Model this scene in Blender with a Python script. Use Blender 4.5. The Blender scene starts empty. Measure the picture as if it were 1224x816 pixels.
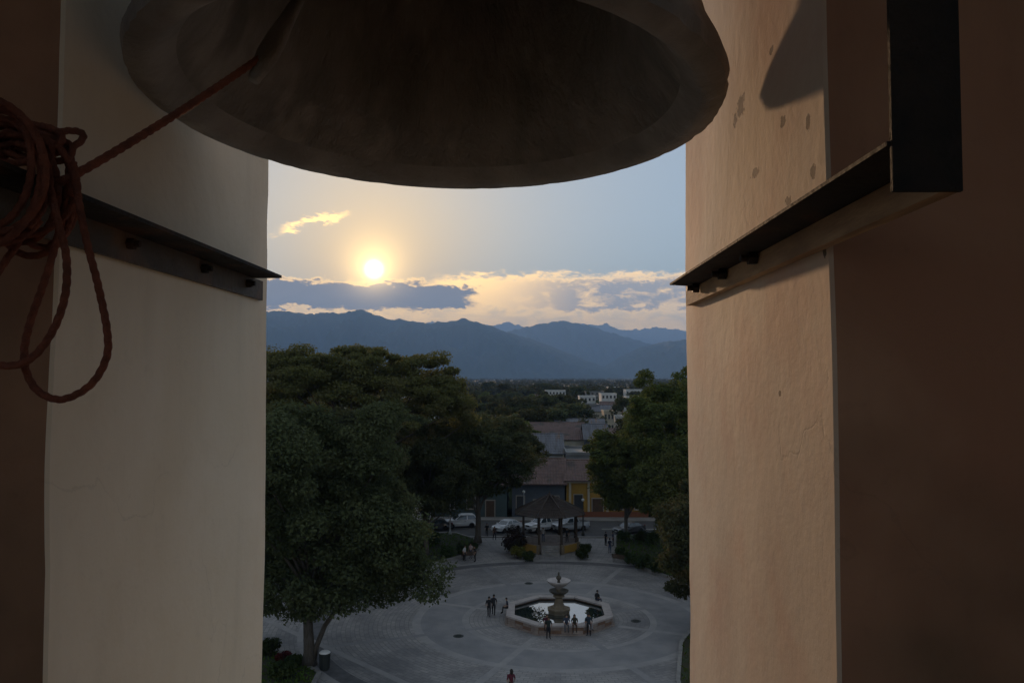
import bpy, bmesh, math, random
import numpy as np
from mathutils import Vector, Matrix, Euler, noise as mnoise

R = math.radians
SC = bpy.context.scene
COL = SC.collection
random.seed(7)

# ------------------------------------------------------------------ camera, sky, sun, exposure
EYE = 20.4                                   # eye height above the plaza, in metres
F_PX, CX, CY = 952.0, 612.0, 408.0           # focal length and centre in photo pixels
YAW, PITCH = math.atan(18 / F_PX), math.atan(42 / F_PX)

cam_data = bpy.data.cameras.new('camera')
cam_data.sensor_width = 36.0
cam_data.lens = 28.0
cam_data.clip_start = 0.02
cam_data.clip_end = 60000.0
cam = bpy.data.objects.new('camera', cam_data)
COL.objects.link(cam)
cam.location = (0, 0, EYE)
cam.rotation_euler = (R(90) + PITCH, 0, YAW)
SC.camera = cam
CAM_M = Euler(cam.rotation_euler).to_matrix()


def ray(px, py):
    return CAM_M @ Vector(((px - CX) / F_PX, (CY - py) / F_PX, -1.0))


def at_z(px, py, z=0.0):
    d = ray(px, py)
    t = (z - EYE) / d.z
    return Vector((d.x * t, d.y * t, z))


def at_d(px, py, dist):
    d = ray(px, py)
    t = dist / d.y
    return Vector((d.x * t, dist, EYE + d.z * t))


def az_el(px, py):
    d = ray(px, py)
    return math.atan2(d.x, d.y), math.atan2(d.z, math.hypot(d.x, d.y))


SUN_AZ, SUN_EL = az_el(447, 322)
SUN_DIR = Vector((math.sin(SUN_AZ) * math.cos(SUN_EL), math.cos(SUN_AZ) * math.cos(SUN_EL), math.sin(SUN_EL)))
SUN_STRENGTH = 2.9
SKY_STRENGTH = 0.05

SC.view_settings.view_transform = 'Standard'
SC.view_settings.look = 'None'
SC.view_settings.exposure = 0.88
SC.view_settings.gamma = 1.0
SC.view_settings.use_curve_mapping = False
SC.cycles.use_denoising = True
SC.cycles.max_bounces = 8
SC.cycles.diffuse_bounces = 5
SC.cycles.volume_bounces = 1
SC.cycles.transparent_max_bounces = 8
SC.cycles.sample_clamp_indirect = 4.0
SC.cycles.caustics_reflective = False
SC.cycles.caustics_refractive = False

sun_data = bpy.data.lights.new('sun', 'SUN')
sun_data.energy = SUN_STRENGTH
sun_data.angle = R(1.2)
sun_data.color = (1.0, 0.63, 0.36)
sun = bpy.data.objects.new('sun', sun_data)
COL.objects.link(sun)
sun.rotation_euler = (-SUN_DIR).to_track_quat('-Z', 'Y').to_euler()


class Nodes:
    """short-hand for node trees"""
    def __init__(self, tree):
        self.t = tree
        self.n = tree.nodes
        self.l = tree.links

    def new(self, kind, **kw):
        nd = self.n.new(kind)
        for k, v in kw.items():
            setattr(nd, k, v)
        return nd

    def put(self, sock, v):
        if isinstance(v, bpy.types.NodeSocket):
            self.l.new(v, sock)
        elif v is not None:
            sock.default_value = v

    def math(self, op, a, b=None, c=None, clamp=False):
        nd = self.new('ShaderNodeMath', operation=op, use_clamp=clamp)
        for i, v in enumerate((a, b, c)):
            self.put(nd.inputs[i], v)
        return nd.outputs[0]

    def ramp01(self, v, lo, hi):
        nd = self.new('ShaderNodeMapRange', interpolation_type='SMOOTHSTEP')
        self.put(nd.inputs['Value'], v)
        self.put(nd.inputs['From Min'], lo)
        self.put(nd.inputs['From Max'], hi)
        return nd.outputs['Result']

    def mix(self, f, a, b, mode='MIX'):
        nd = self.new('ShaderNodeMix', data_type='RGBA', blend_type=mode)
        self.put(nd.inputs['Factor'], f)
        self.put(nd.inputs['A'], a)
        self.put(nd.inputs['B'], b)
        return nd.outputs['Result'] if 'Result' in nd.outputs else nd.outputs[2]

    def noise(self, vec, scale, detail=4.0, rough=0.55, dist=0.0):
        nd = self.new('ShaderNodeTexNoise')
        self.put(nd.inputs['Vector'], vec)
        self.put(nd.inputs['Scale'], scale)
        nd.inputs['Detail'].default_value = detail
        nd.inputs['Roughness'].default_value = rough
        nd.inputs['Distortion'].default_value = dist
        return nd.outputs['Fac']


def rgba(c):
    return (c[0], c[1], c[2], 1.0)


def mixnode(N, f, a, b, mode='MIX'):
    nd = N.new('ShaderNodeMix', data_type='RGBA', blend_type=mode)
    N.put(nd.inputs[0], f)
    N.put(nd.inputs[6], rgba(a) if isinstance(a, tuple) else a)
    N.put(nd.inputs[7], rgba(b) if isinstance(b, tuple) else b)
    return nd.outputs[2]


def build_world():
    w = bpy.data.worlds.new('World')
    SC.world = w
    w.use_nodes = True
    t = w.node_tree
    t.nodes.clear()
    N = Nodes(t)
    out = N.new('ShaderNodeOutputWorld')
    bg = N.new('ShaderNodeBackground')
    sky = N.new('ShaderNodeTexSky', sky_type='NISHITA')
    sky.sun_disc = False
    sky.sun_elevation = SUN_EL
    sky.sun_rotation = SUN_AZ
    sky.altitude = 600
    sky.air_density = 1.0
    sky.dust_density = 0.3
    sky.ozone_density = 2.5
    skycol = N.new('ShaderNodeVectorMath', operation='SCALE')
    N.put(skycol.inputs[0], sky.outputs[0])
    skycol.inputs['Scale'].default_value = SKY_STRENGTH
    # a thin, even veil of high cloud over the whole sky
    veil_add = N.new('ShaderNodeVectorMath', operation='ADD')
    N.put(veil_add.inputs[0], skycol.outputs[0])
    veil_add.inputs[1].default_value = (0.155, 0.160, 0.155)
    base = veil_add.outputs[0]

    tc = N.new('ShaderNodeTexCoord')
    d = tc.outputs['Generated']
    sep = N.new('ShaderNodeSeparateXYZ')
    N.put(sep.inputs[0], d)
    x, y, z = sep.outputs
    deg = 57.29578
    el = N.math('MULTIPLY', N.math('ARCSINE', z), deg)
    az = N.math('MULTIPLY', N.math('ARCTAN2', x, y), deg)
    dot = N.new('ShaderNodeVectorMath', operation='DOT_PRODUCT')
    N.put(dot.inputs[0], d)
    dot.inputs[1].default_value = SUN_DIR
    ang = N.math('MULTIPLY', N.math('ARCCOSINE', N.math('MINIMUM', dot.outputs['Value'], 0.9999999)), deg)

    # aureole and disc of the low sun
    def falloff(width, power):
        q = N.math('DIVIDE', ang, width)
        return N.math('EXPONENT', N.math('MULTIPLY', N.math('POWER', q, power), -1.0))

    def add(a, fac, c):
        v = N.new('ShaderNodeVectorMath', operation='SCALE')
        v.inputs[0].default_value = c
        N.put(v.inputs['Scale'], fac)
        s = N.new('ShaderNodeVectorMath', operation='ADD')
        N.put(s.inputs[0], a)
        N.put(s.inputs[1], v.outputs[0])
        return s.outputs[0]
    clear = mixnode(N, N.math('MULTIPLY', falloff(9.0, 1.25), 0.92), base, (0.74, 0.50, 0.19))
    clear = add(clear, falloff(3.2, 1.0), (0.75, 0.42, 0.08))

    # clouds, all on the sky's own directions
    mp = N.new('ShaderNodeMapping')
    N.put(mp.inputs['Vector'], d)
    mp.inputs['Scale'].default_value = (1.0, 1.0, 2.6)
    nv = mp.outputs[0]
    n_big = N.noise(nv, 7.0, 5, 0.5)
    n_mid = N.noise(nv, 30.0, 8, 0.66, 0.5)
    n_fine = N.noise(nv, 110.0, 6, 0.7, 0.4)

    def c0(v, amp):
        return N.math('MULTIPLY', N.math('SUBTRACT', v, 0.5), amp)

    def band(lo, hi, soft_lo, soft_hi, amp_mid, amp_fine, e=el):
        ee = N.math('ADD', N.math('ADD', e, c0(n_mid, amp_mid)), c0(n_fine, amp_fine))
        return N.math('MULTIPLY', N.ramp01(ee, lo - soft_lo, lo + soft_lo),
                      N.math('SUBTRACT', 1.0, N.ramp01(ee, hi - soft_hi, hi + soft_hi))), ee

    def azmask(a0, a1, soft, amp):
        aa = N.math('ADD', az, c0(n_mid, amp))
        m = N.ramp01(aa, a0 - soft, a0 + soft) if a0 is not None else 1.0
        if a1 is not None:
            m2 = N.math('SUBTRACT', 1.0, N.ramp01(aa, a1 - soft, a1 + soft))
            m = N.math('MULTIPLY', m, m2)
        return m

    # hidden side of the sky: the same bank of cloud runs on round the horizon in patches
    patches = N.ramp01(n_big, 0.42, 0.6)
    front = N.ramp01(N.math('ABSOLUTE', az), 20.0, 34.0)
    bank, _ = band(4.8, 6.55, 0.40, 0.50, 2.2, 1.0)
    bank_m = N.math('MAXIMUM', N.math('MULTIPLY', azmask(-40.0, -4.0, 1.4, 5.0), N.math('SUBTRACT', 1.0, front)),
                    N.math('MULTIPLY', front, patches))
    bank = N.math('MULTIPLY', bank, bank_m)
    veil, _ = band(4.7, 7.2, 0.60, 0.65, 2.2, 1.1)
    veil_m = N.math('MULTIPLY', azmask(-6.2, 34.0, 1.6, 6.0), 1.0)
    veil = N.math('MULTIPLY', veil, veil_m)
    wl = N.math('SUBTRACT', el, N.math('MULTIPLY', N.math('ADD', az, 15.0), 0.30))
    wisp, _ = band(10.5, 11.05, 0.25, 0.30, 1.6, 1.5, wl)
    wisp = N.math('MULTIPLY', wisp, N.math('MULTIPLY', azmask(-17.2, -13.2, 0.8, 3.0), N.ramp01(n_mid, 0.36, 0.5)))
    low, _ = band(1.6, 5.0, 0.8, 0.9, 1.0, 0.4)
    low_streak = N.math('MULTIPLY', low, N.math('ADD', 0.55, N.math('MULTIPLY', N.ramp01(n_mid, 0.36, 0.6), 0.45)))

    near = falloff(28.0, 1.0)
    lit = mixnode(N, near, (0.85, 0.62, 0.38), (2.95, 1.75, 0.45))
    shade_bank = mixnode(N, n_mid, (0.165, 0.150, 0.150), (0.29, 0.25, 0.225))
    shade_veil = mixnode(N, n_mid, (0.30, 0.275, 0.27), (0.50, 0.43, 0.36))

    col = clear
    col = mixnode(N, N.math('MULTIPLY', low_streak, 0.9), col, lit)
    # thin edges glow, thick hearts are grey
    heart_v = N.math('MULTIPLY', N.ramp01(veil, 0.45, 0.95), N.ramp01(az, -4.0, 5.5))
    heart_v = N.math('MULTIPLY', heart_v, N.ramp01(N.math('ADD', n_mid, c0(n_fine, 0.25)), 0.24, 0.56))
    cv = mixnode(N, heart_v, lit, shade_veil)
    col = mixnode(N, N.math('MULTIPLY', N.ramp01(veil, 0.05, 0.75), 0.9), col, cv)
    cb = mixnode(N, N.ramp01(bank, 0.12, 0.72), lit, shade_bank)
    col = mixnode(N, N.ramp01(bank, 0.02, 0.50), col, cb)
    col = mixnode(N, N.math('MULTIPLY', wisp, 0.9), col, lit)
    # the sun's glare reaches over the cloud edge
    col = add(col, falloff(1.1, 1.2), (3.0, 2.0, 0.80))
    col = add(col, falloff(0.48, 2.6), (9.0, 7.5, 5.0))
    N.put(bg.inputs['Color'], col)
    bg.inputs['Strength'].default_value = 1.0
    N.l.new(bg.outputs[0], out.inputs['Surface'])


build_world()

# ------------------------------------------------------------------ helpers
def tag(o, label=None, cat=None, group=None, kind=None):
    if label:
        o['label'] = label
    if cat:
        o['category'] = cat
    if group:
        o['group'] = group
    if kind:
        o['kind'] = kind
    return o


def thing(name, label, cat, loc=(0, 0, 0), rz=0.0, group=None):
    o = bpy.data.objects.new(name, None)
    COL.objects.link(o)
    o.location = loc
    o.rotation_euler = (0, 0, rz)
    o.empty_display_size = 0.2
    return tag(o, label, cat, group)


def add_obj(name, me, parent=None, mat=None):
    if mat is not None:
        me.materials.clear()
        me.materials.append(mat)
    o = bpy.data.objects.new(name, me)
    COL.objects.link(o)
    if parent is not None:
        o.parent = parent
    return o


def copy_tree(o, parent=None):
    c = o.copy()
    COL.objects.link(c)
    c.parent = parent
    for ch in list(o.children):
        copy_tree(ch, c)
    return c


class MB:
    """collects vertices and faces, built as one mesh object"""
    def __init__(self):
        self.v = []
        self.f = []

    def add(self, verts, faces):
        b = len(self.v)
        self.v.extend([tuple(p) for p in verts])
        self.f.extend([tuple(i + b for i in q) for q in faces])
        return self

    def box(self, c, s, rz=0.0, M=None):
        hx, hy, hz = s[0] / 2, s[1] / 2, s[2] / 2
        pts = [Vector((sx * hx, sy * hy, sz * hz)) for sz in (-1, 1) for sy in (-1, 1) for sx in (-1, 1)]
        if M is None:
            M = Matrix.Rotation(rz, 3, 'Z')
        pts = [M @ p + Vector(c) for p in pts]
        return self.add(pts, [(0, 2, 3, 1), (4, 5, 7, 6), (0, 1, 5, 4), (2, 6, 7, 3), (0, 4, 6, 2), (1, 3, 7, 5)])

    def prism(self, poly, z0, z1):
        """upright prism on a plan polygon; z0 / z1 numbers"""
        n = len(poly)
        a = sum(poly[i][0] * poly[(i + 1) % n][1] - poly[(i + 1) % n][0] * poly[i][1] for i in range(n))
        if a < 0:
            poly = list(reversed(poly))
        v = [(p[0], p[1], z0) for p in poly] + [(p[0], p[1], z1) for p in poly]
        f = [tuple(reversed(range(n))), tuple(range(n, 2 * n))]
        f += [(i, (i + 1) % n, n + (i + 1) % n, n + i) for i in range(n)]
        return self.add(v, f)

    def tube(self, path, radii, n=8, caps=True):
        path = [Vector(p) for p in path]
        if isinstance(radii, (int, float)):
            radii = [radii] * len(path)
        b = len(self.v)
        up = Vector((0.03, 0.02, 1)).normalized()
        prev = None
        for i, p in enumerate(path):
            t = (path[min(i + 1, len(path) - 1)] - path[max(i - 1, 0)])
            t = t.normalized() if t.length > 1e-9 else Vector((0, 0, 1))
            if prev is None:
                s = t.cross(up)
                if s.length < 1e-3:
                    s = t.cross(Vector((1, 0, 0)))
                s.normalize()
            else:
                s = prev - t * prev.dot(t)
                s = s.normalized() if s.length > 1e-6 else t.orthogonal().normalized()
            prev = s
            u = t.cross(s)
            for k in range(n):
                a = 2 * math.pi * k / n
                self.v.append(tuple(p + (s * math.cos(a) + u * math.sin(a)) * radii[i]))
        for i in range(len(path) - 1):
            for k in range(n):
                k2 = (k + 1) % n
                self.f.append((b + i * n + k, b + i * n + k2, b + (i + 1) * n + k2, b + (i + 1) * n + k))
        if caps:
            self.f.append(tuple(b + k for k in reversed(range(n))))
            self.f.append(tuple(b + (len(path) - 1) * n + k for k in range(n)))
        return self

    def lathe(self, prof, n=32, c=(0, 0, 0), closed=False, rot=0.0):
        b = len(self.v)
        for r, z in prof:
            for k in range(n):
                a = rot + 2 * math.pi * k / n
                self.v.append((c[0] + r * math.cos(a), c[1] + r * math.sin(a), c[2] + z))
        m = len(prof)
        for i in range(m if closed else m - 1):
            j = (i + 1) % m
            for k in range(n):
                k2 = (k + 1) % n
                self.f.append((b + i * n + k, b + i * n + k2, b + j * n + k2, b + j * n + k))
        if not closed:
            if prof[0][0] > 1e-6:
                self.f.append(tuple(b + k for k in reversed(range(n))))
            if prof[-1][0] > 1e-6:
                self.f.append(tuple(b + (m - 1) * n + k for k in range(n)))
        return self

    def mesh(self, name, smooth=False, angle=None):
        me = bpy.data.meshes.new(name)
        me.from_pydata(self.v, [], self.f)
        me.update()
        if smooth:
            me.polygons.foreach_set('use_smooth', [True] * len(me.polygons))
            if angle is not None:
                me.set_sharp_from_angle(angle=angle)
        return me

    def build(self, name, mat, parent=None, smooth=False, angle=None):
        return add_obj(name, self.mesh(name, smooth, angle), parent, mat)


def structure(o, label=None):
    o['kind'] = 'structure'
    if label:
        o['label'] = label
    return o


# ------------------------------------------------------------------ materials
MATS = {}


def mat(name, col, rough=0.8, col2=None, scale=4.0, detail=5.0, bump=0.0, bscale=None, metal=0.0, spec=0.3,
        stretch=(1, 1, 1), island=0.0, objvar=0.0, col3=None, scale3=1.0, coat=0.0):
    if name in MATS:
        return MATS[name]
    m = bpy.data.materials.new(name)
    m.use_nodes = True
    t = m.node_tree
    N = Nodes(t)
    p = t.nodes['Principled BSDF']
    p.inputs['Roughness'].default_value = rough
    p.inputs['Metallic'].default_value = metal
    p.inputs['Specular IOR Level'].default_value = spec
    p.inputs['Coat Weight'].default_value = coat
    tc = N.new('ShaderNodeTexCoord')
    mp = N.new('ShaderNodeMapping')
    mp.inputs['Scale'].default_value = stretch
    N.put(mp.inputs['Vector'], tc.outputs['Object'])
    c = rgba(col)
    if col2 is not None:
        f = N.noise(mp.outputs[0], scale, detail, 0.6)
        f = N.ramp01(f, 0.3, 0.7)
        c = mixnode(N, f, rgba(col), rgba(col2))
    if col3 is not None:
        f = N.ramp01(N.noise(mp.outputs[0], scale3, 3, 0.6), 0.52, 0.68)
        c = mixnode(N, f, c, rgba(col3))
    if island or objvar:
        if island:
            g = N.new('ShaderNodeNewGeometry')
            v = g.outputs['Random Per Island']
            amt = island
        else:
            g = N.new('ShaderNodeObjectInfo')
            v = g.outputs['Random']
            amt = objvar
        s = N.math('ADD', N.math('MULTIPLY', v, 2 * amt), 1.0 - amt)
        sc = N.new('ShaderNodeVectorMath', operation='SCALE')
        N.put(sc.inputs[0], c)
        N.put(sc.inputs['Scale'], s)
        c = sc.outputs[0]
    N.put(p.inputs['Base Color'], c)
    if bump:
        b = N.new('ShaderNodeBump')
        b.inputs['Strength'].default_value = bump
        b.inputs['Distance'].default_value = 0.02
        N.put(b.inputs['Height'], N.noise(mp.outputs[0], bscale or scale * 3, 6, 0.65))
        N.l.new(b.outputs[0], p.inputs['Normal'])
    MATS[name] = m
    return m


def plaster_mat(name, c1, c2, stain, pits=(), grime=0.0, warm=None):
    m = bpy.data.materials.new(name)
    m.use_nodes = True
    N = Nodes(m.node_tree)
    p = m.node_tree.nodes['Principled BSDF']
    p.inputs['Roughness'].default_value = 0.78
    p.inputs['Specular IOR Level'].default_value = 0.25
    tc = N.new('ShaderNodeTexCoord')
    v = tc.outputs['Object']
    mp = N.new('ShaderNodeMapping')
    N.put(mp.inputs['Vector'], v)
    mp.inputs['Scale'].default_value = (1.0, 1.0, 0.16)
    streak = N.noise(mp.outputs[0], 9.0, 6, 0.6)
    blotch = N.noise(v, 2.6, 5, 0.6, 0.4)
    fine = N.noise(v, 34.0, 6, 0.65)
    c = mixnode(N, N.ramp01(blotch, 0.32, 0.68), c1, c2)
    c = mixnode(N, N.math('MULTIPLY', N.ramp01(streak, 0.46, 0.78), 0.30), c, stain)
    c = mixnode(N, N.math('MULTIPLY', N.ramp01(fine, 0.55, 0.8), 0.25), c, stain)
    if grime:
        c = mixnode(N, N.math('MULTIPLY', N.ramp01(N.noise(v, 1.3, 4, 0.6), 0.4, 0.7), grime), c, (0.06, 0.05, 0.03))
    height = N.math('ADD', N.math('MULTIPLY', blotch, 0.8), N.math('MULTIPLY', fine, 0.35))
    height = N.math('ADD', height, N.math('MULTIPLY', streak, 0.08))
    # hairline cracks
    wv = N.new('ShaderNodeVectorMath', operation='ADD')
    N.put(wv.inputs[0], v)
    dn = N.new('ShaderNodeTexNoise')
    dn.inputs['Scale'].default_value = 3.5
    dn.inputs['Detail'].default_value = 6
    N.put(dn.inputs['Vector'], v)
    sv = N.new('ShaderNodeVectorMath', operation='SCALE')
    N.put(sv.inputs[0], dn.outputs['Color'])
    sv.inputs['Scale'].default_value = 0.5
    N.put(wv.inputs[1], sv.outputs[0])
    vo = N.new('ShaderNodeTexVoronoi', feature='DISTANCE_TO_EDGE')
    vo.inputs['Scale'].default_value = 1.7
    N.put(vo.inputs['Vector'], wv.outputs[0])
    crack = N.math('SUBTRACT', 1.0, N.ramp01(vo.outputs['Distance'], 0.0015, 0.0055))
    crack = N.math('MULTIPLY', crack, N.ramp01(N.noise(v, 2.1, 3, 0.6), 0.50, 0.62))
    c = mixnode(N, N.math('MULTIPLY', crack, 0.10), c, (0.10, 0.08, 0.06))
    height = N.math('SUBTRACT', height, N.math('MULTIPLY', crack, 0.06))
    if warm:
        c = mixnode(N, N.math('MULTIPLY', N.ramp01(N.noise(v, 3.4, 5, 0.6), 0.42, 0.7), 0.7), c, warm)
    # chips knocked out of the plaster, each at its own place: (y, z, ry, rz)
    for (cy_, cz_, ry_, rz_) in pits:
        q = N.new('ShaderNodeSeparateXYZ')
        N.put(q.inputs[0], v)
        u1 = N.math('DIVIDE', N.math('SUBTRACT', q.outputs[1], cy_), ry_)
        u2 = N.math('DIVIDE', N.math('SUBTRACT', q.outputs[2], cz_), rz_)
        dd = N.math('SQRT', N.math('ADD', N.math('MULTIPLY', u1, u1), N.math('MULTIPLY', u2, u2)))
        dd = N.math('ADD', dd, N.math('MULTIPLY', N.math('SUBTRACT', N.noise(v, 70.0, 5, 0.7), 0.5), 3.4))
        spot = N.math('SUBTRACT', 1.0, N.ramp01(dd, 0.75, 1.05))
        c = mixnode(N, N.math('MULTIPLY', spot, 0.85), c, (0.05, 0.03, 0.02))
        height = N.math('SUBTRACT', height, N.math('MULTIPLY', spot, 0.8))
    N.put(p.inputs['Base Color'], c)
    b = N.new('ShaderNodeBump')
    b.inputs['Strength'].default_value = 0.30
    b.inputs['Distance'].default_value = 0.012
    N.put(b.inputs['Height'], height)
    N.l.new(b.outputs[0], p.inputs['Normal'])
    return m


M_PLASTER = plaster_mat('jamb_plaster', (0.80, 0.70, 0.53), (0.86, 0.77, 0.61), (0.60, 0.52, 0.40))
CHIPS = []
for px_, py_, ry_, rz_ in ((886, 128, .035, .022), (880, 142, .02, .02), (939, 146, .012, .010), (968, 146, .010, .014), (905, 206, .030, .010), (974, 204, .012, .010),
                           (944, 240, .014, .008), (931, 470, .006, .005), (985, 300, .006, .012), (925, 60, .012, .008)):
    r_ = ray(px_, py_)
    t_ = 0.335 / r_.x
    CHIPS.append((r_.y * t_, EYE + r_.z * t_, ry_ * 0.75, rz_ * 0.75))
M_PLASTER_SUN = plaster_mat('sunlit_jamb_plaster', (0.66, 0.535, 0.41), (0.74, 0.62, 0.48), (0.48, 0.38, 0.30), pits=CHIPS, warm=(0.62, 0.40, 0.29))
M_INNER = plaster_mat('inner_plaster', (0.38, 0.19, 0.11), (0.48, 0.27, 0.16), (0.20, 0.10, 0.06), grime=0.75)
M_OUTER = plaster_mat('outer_plaster', (0.70, 0.67, 0.60), (0.76, 0.72, 0.64), (0.40, 0.37, 0.32))
M_TERRA = mat('terracotta_floor', (0.30, 0.14, 0.08), 0.8, (0.20, 0.10, 0.06), 6, bump=0.3)
M_BELL = mat('weathered_bronze', (0.34, 0.315, 0.285), 0.7, (0.22, 0.205, 0.185), 7, 7, bump=0.5, bscale=26, metal=0.1,
             col3=(0.40, 0.375, 0.34), scale3=5)
M_IRON = mat('dark_iron', (0.030, 0.027, 0.024), 0.6, (0.06, 0.045, 0.035), 14, bump=0.3, bscale=50, metal=0.5)
M_STEEL = mat('painted_steel', (0.020, 0.019, 0.018), 0.75, (0.042, 0.032, 0.025), 14, 7, bump=0.4, bscale=70, spec=0.15, col3=(0.085, 0.042, 0.024), scale3=9)
M_BATTEN = mat('dusty_wood_batten', (0.62, 0.42, 0.24), 0.8, (0.34, 0.22, 0.13), 9, stretch=(4, 0.6, 4), bump=0.3, bscale=40)
M_ROPE = mat('red_brown_rope', (0.30, 0.10, 0.058), 0.9, (0.18, 0.066, 0.042), 60, bump=0.6, bscale=260)
M_WOOD = mat('old_beam_wood', (0.14, 0.085, 0.05), 0.8, (0.08, 0.05, 0.03), 6, stretch=(0.4, 4, 4), bump=0.3)

# ------------------------------------------------------------------ bell tower (all heights relative to the eye, then lifted)
E = EYE
tower = thing('bell_tower', 'thick plastered bell chamber wall with a tall narrow opening around the bell', 'bell tower', (0, 0, 0))
XL, XR = -0.60, 0.335
LN, LF, RN, RF = 1.002, 1.813, 0.884, 1.679
ROOM_L, ROOM_R, ROOM_B = -1.9, 1.75, -2.4
FLOOR_Z, SILL_Z, SPRING, CEIL_Z = E - 1.62, E - 1.05, E + 1.55, E + 2.55


def rough_prism(poly, z0, z1, edge_r=0.004, seg_z=200, amp=0.005, sub=0.07):
    """upright pier whose arrises are a little rounded and chipped by hand-laid plaster"""
    pts = []
    n = len(poly)
    for i in range(n):
        a, b = Vector(poly[i]), Vector(poly[(i + 1) % n])
        L = (b - a).length
        m = max(2, min(18, int(L / sub)))
        d = (b - a).normalized()
        pts.append(a + d * edge_r)
        for k in range(1, m):
            q = a.lerp(b, k / m)
            if (q - a).length > edge_r * 2 and (b - q).length > edge_r * 2:
                pts.append(q)
        pts.append(b - d * edge_r)
    mb = MB()
    N_ = len(pts)
    cen = sum((Vector(p) for p in poly), Vector((0, 0))) / n
    for j in range(seg_z + 1):
        z = z0 + (z1 - z0) * j / seg_z
        for p in pts:
            w = mnoise.fractal(Vector((p.x * 2.2, p.y * 2.2, z * 1.6)), 1.0, 2.0, 3) * amp
            near_c = min((p - Vector(c)).length for c in poly)
            if near_c < edge_r * 1.5:
                w -= max(0.0, mnoise.noise(Vector((p.x * 9 + 3, p.y * 9, z * 5))) - 0.15) * 0.008
            o = (p - cen).normalized() * w
            mb.v.append((p.x + o.x, p.y + o.y, z))
    for j in range(seg_z):
        for i in range(N_):
            k = (i + 1) % N_
            mb.f.append((j * N_ + i, j * N_ + k, (j + 1) * N_ + k, (j + 1) * N_ + i))
    mb.f.append(tuple(reversed(range(N_))))
    mb.f.append(tuple(seg_z * N_ + i for i in range(N_)))
    return mb


def two_face_pier(name, poly, near_y, label):
    mb = rough_prism(poly, SILL_Z, SPRING)
    me = mb.mesh(name, True, R(28))
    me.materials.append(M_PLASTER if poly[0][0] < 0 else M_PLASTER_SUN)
    me.materials.append(M_INNER)
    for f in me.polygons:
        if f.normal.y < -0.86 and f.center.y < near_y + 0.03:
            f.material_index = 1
    o = add_obj(name, me, tower)
    o['label'] = label
    return o


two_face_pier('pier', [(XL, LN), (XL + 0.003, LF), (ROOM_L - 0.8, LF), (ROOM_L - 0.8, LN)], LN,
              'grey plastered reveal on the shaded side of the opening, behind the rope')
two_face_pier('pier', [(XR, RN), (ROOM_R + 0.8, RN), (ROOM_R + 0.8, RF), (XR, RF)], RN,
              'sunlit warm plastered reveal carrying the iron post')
# arch over the opening
mb = MB()
ac, ar = (XL + XR) / 2, (XR - XL) / 2
prof = [(ac + ar * math.cos(a), SPRING + ar * math.sin(a)) for a in [math.pi * k / 20 for k in range(21)]]
ring = prof + [(ROOM_L - 0.8, SPRING), (ROOM_L - 0.8, CEIL_Z + 0.5), (ROOM_R + 0.8, CEIL_Z + 0.5), (ROOM_R + 0.8, SPRING)]
for y0 in (RN + 0.002, LF - 0.002):
    mb.v += [(p[0], y0, p[1] + 0.001) for p in ring]
n = len(ring)
mb.f += [tuple(range(n)), tuple(reversed(range(n, 2 * n)))]
mb.f += [(i, n + i, n + (i + 1) % n, (i + 1) % n) for i in range(n)]
mb.build('arch', M_PLASTER, tower)
MB().box(((XL + XR) / 2, 1.34, (SILL_Z + FLOOR_Z) / 2 - 0.003), (ROOM_R - ROOM_L + 1.6, 0.93, SILL_Z - FLOOR_Z)).build('parapet', M_PLASTER, tower)
# chamber
xm = (ROOM_L + ROOM_R) / 2
for xw in (ROOM_L - 0.402, ROOM_R + 0.402):              # side walls, each with an unseen opening added to light the reveals
    mb = MB()
    wy0, wy1, wz1 = -1.75, -0.05, E + 1.75
    mb.box((xw, (ROOM_B + wy0) / 2, (FLOOR_Z + CEIL_Z) / 2), (0.8, wy0 - ROOM_B, CEIL_Z - FLOOR_Z))
    mb.box((xw, (RN + wy1) / 2 - 0.002, (FLOOR_Z + CEIL_Z) / 2), (0.8, RN - wy1 - 0.004, CEIL_Z - FLOOR_Z))
    mb.box((xw, (wy0 + wy1) / 2, (FLOOR_Z + SILL_Z) / 2), (0.796, wy1 - wy0, SILL_Z - FLOOR_Z))
    mb.box((xw, (wy0 + wy1) / 2, (wz1 + CEIL_Z) / 2), (0.796, wy1 - wy0, CEIL_Z - wz1))
    mb.build('side_wall', M_INNER, tower)
# rear wall, its unseen opening made wide to brighten the chamber
mb = MB()
bx0, bx1, bz1 = -1.55, 1.4, E + 2.0
y_ = ROOM_B - 0.4
mb.box(((ROOM_L - 0.8 + bx0) / 2, y_, (FLOOR_Z + CEIL_Z) / 2), (bx0 - ROOM_L + 0.8, 0.796, CEIL_Z - FLOOR_Z))
mb.box(((ROOM_R + 0.8 + bx1) / 2, y_, (FLOOR_Z + CEIL_Z) / 2), (ROOM_R + 0.8 - bx1, 0.796, CEIL_Z - FLOOR_Z))
mb.box(((bx0 + bx1) / 2, y_, (bz1 + CEIL_Z) / 2), (bx1 - bx0, 0.794, CEIL_Z - bz1))
mb.box(((bx0 + bx1) / 2, y_, (FLOOR_Z + SILL_Z) / 2), (bx1 - bx0, 0.794, SILL_Z - FLOOR_Z))
mb.build('rear_wall', M_INNER, tower)
MB().box((xm, (ROOM_B - 0.8 + LF) / 2, FLOOR_Z - 0.16), (ROOM_R - ROOM_L + 1.6, LF - ROOM_B + 0.8, 0.3)).build('chamber_floor', M_TERRA, tower)
MB().box((xm, (ROOM_B - 0.8 + LF) / 2, CEIL_Z + 0.7), (ROOM_R - ROOM_L + 1.7, LF - ROOM_B + 0.9, 0.4)).build('ceiling_slab', M_OUTER, tower)
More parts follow.
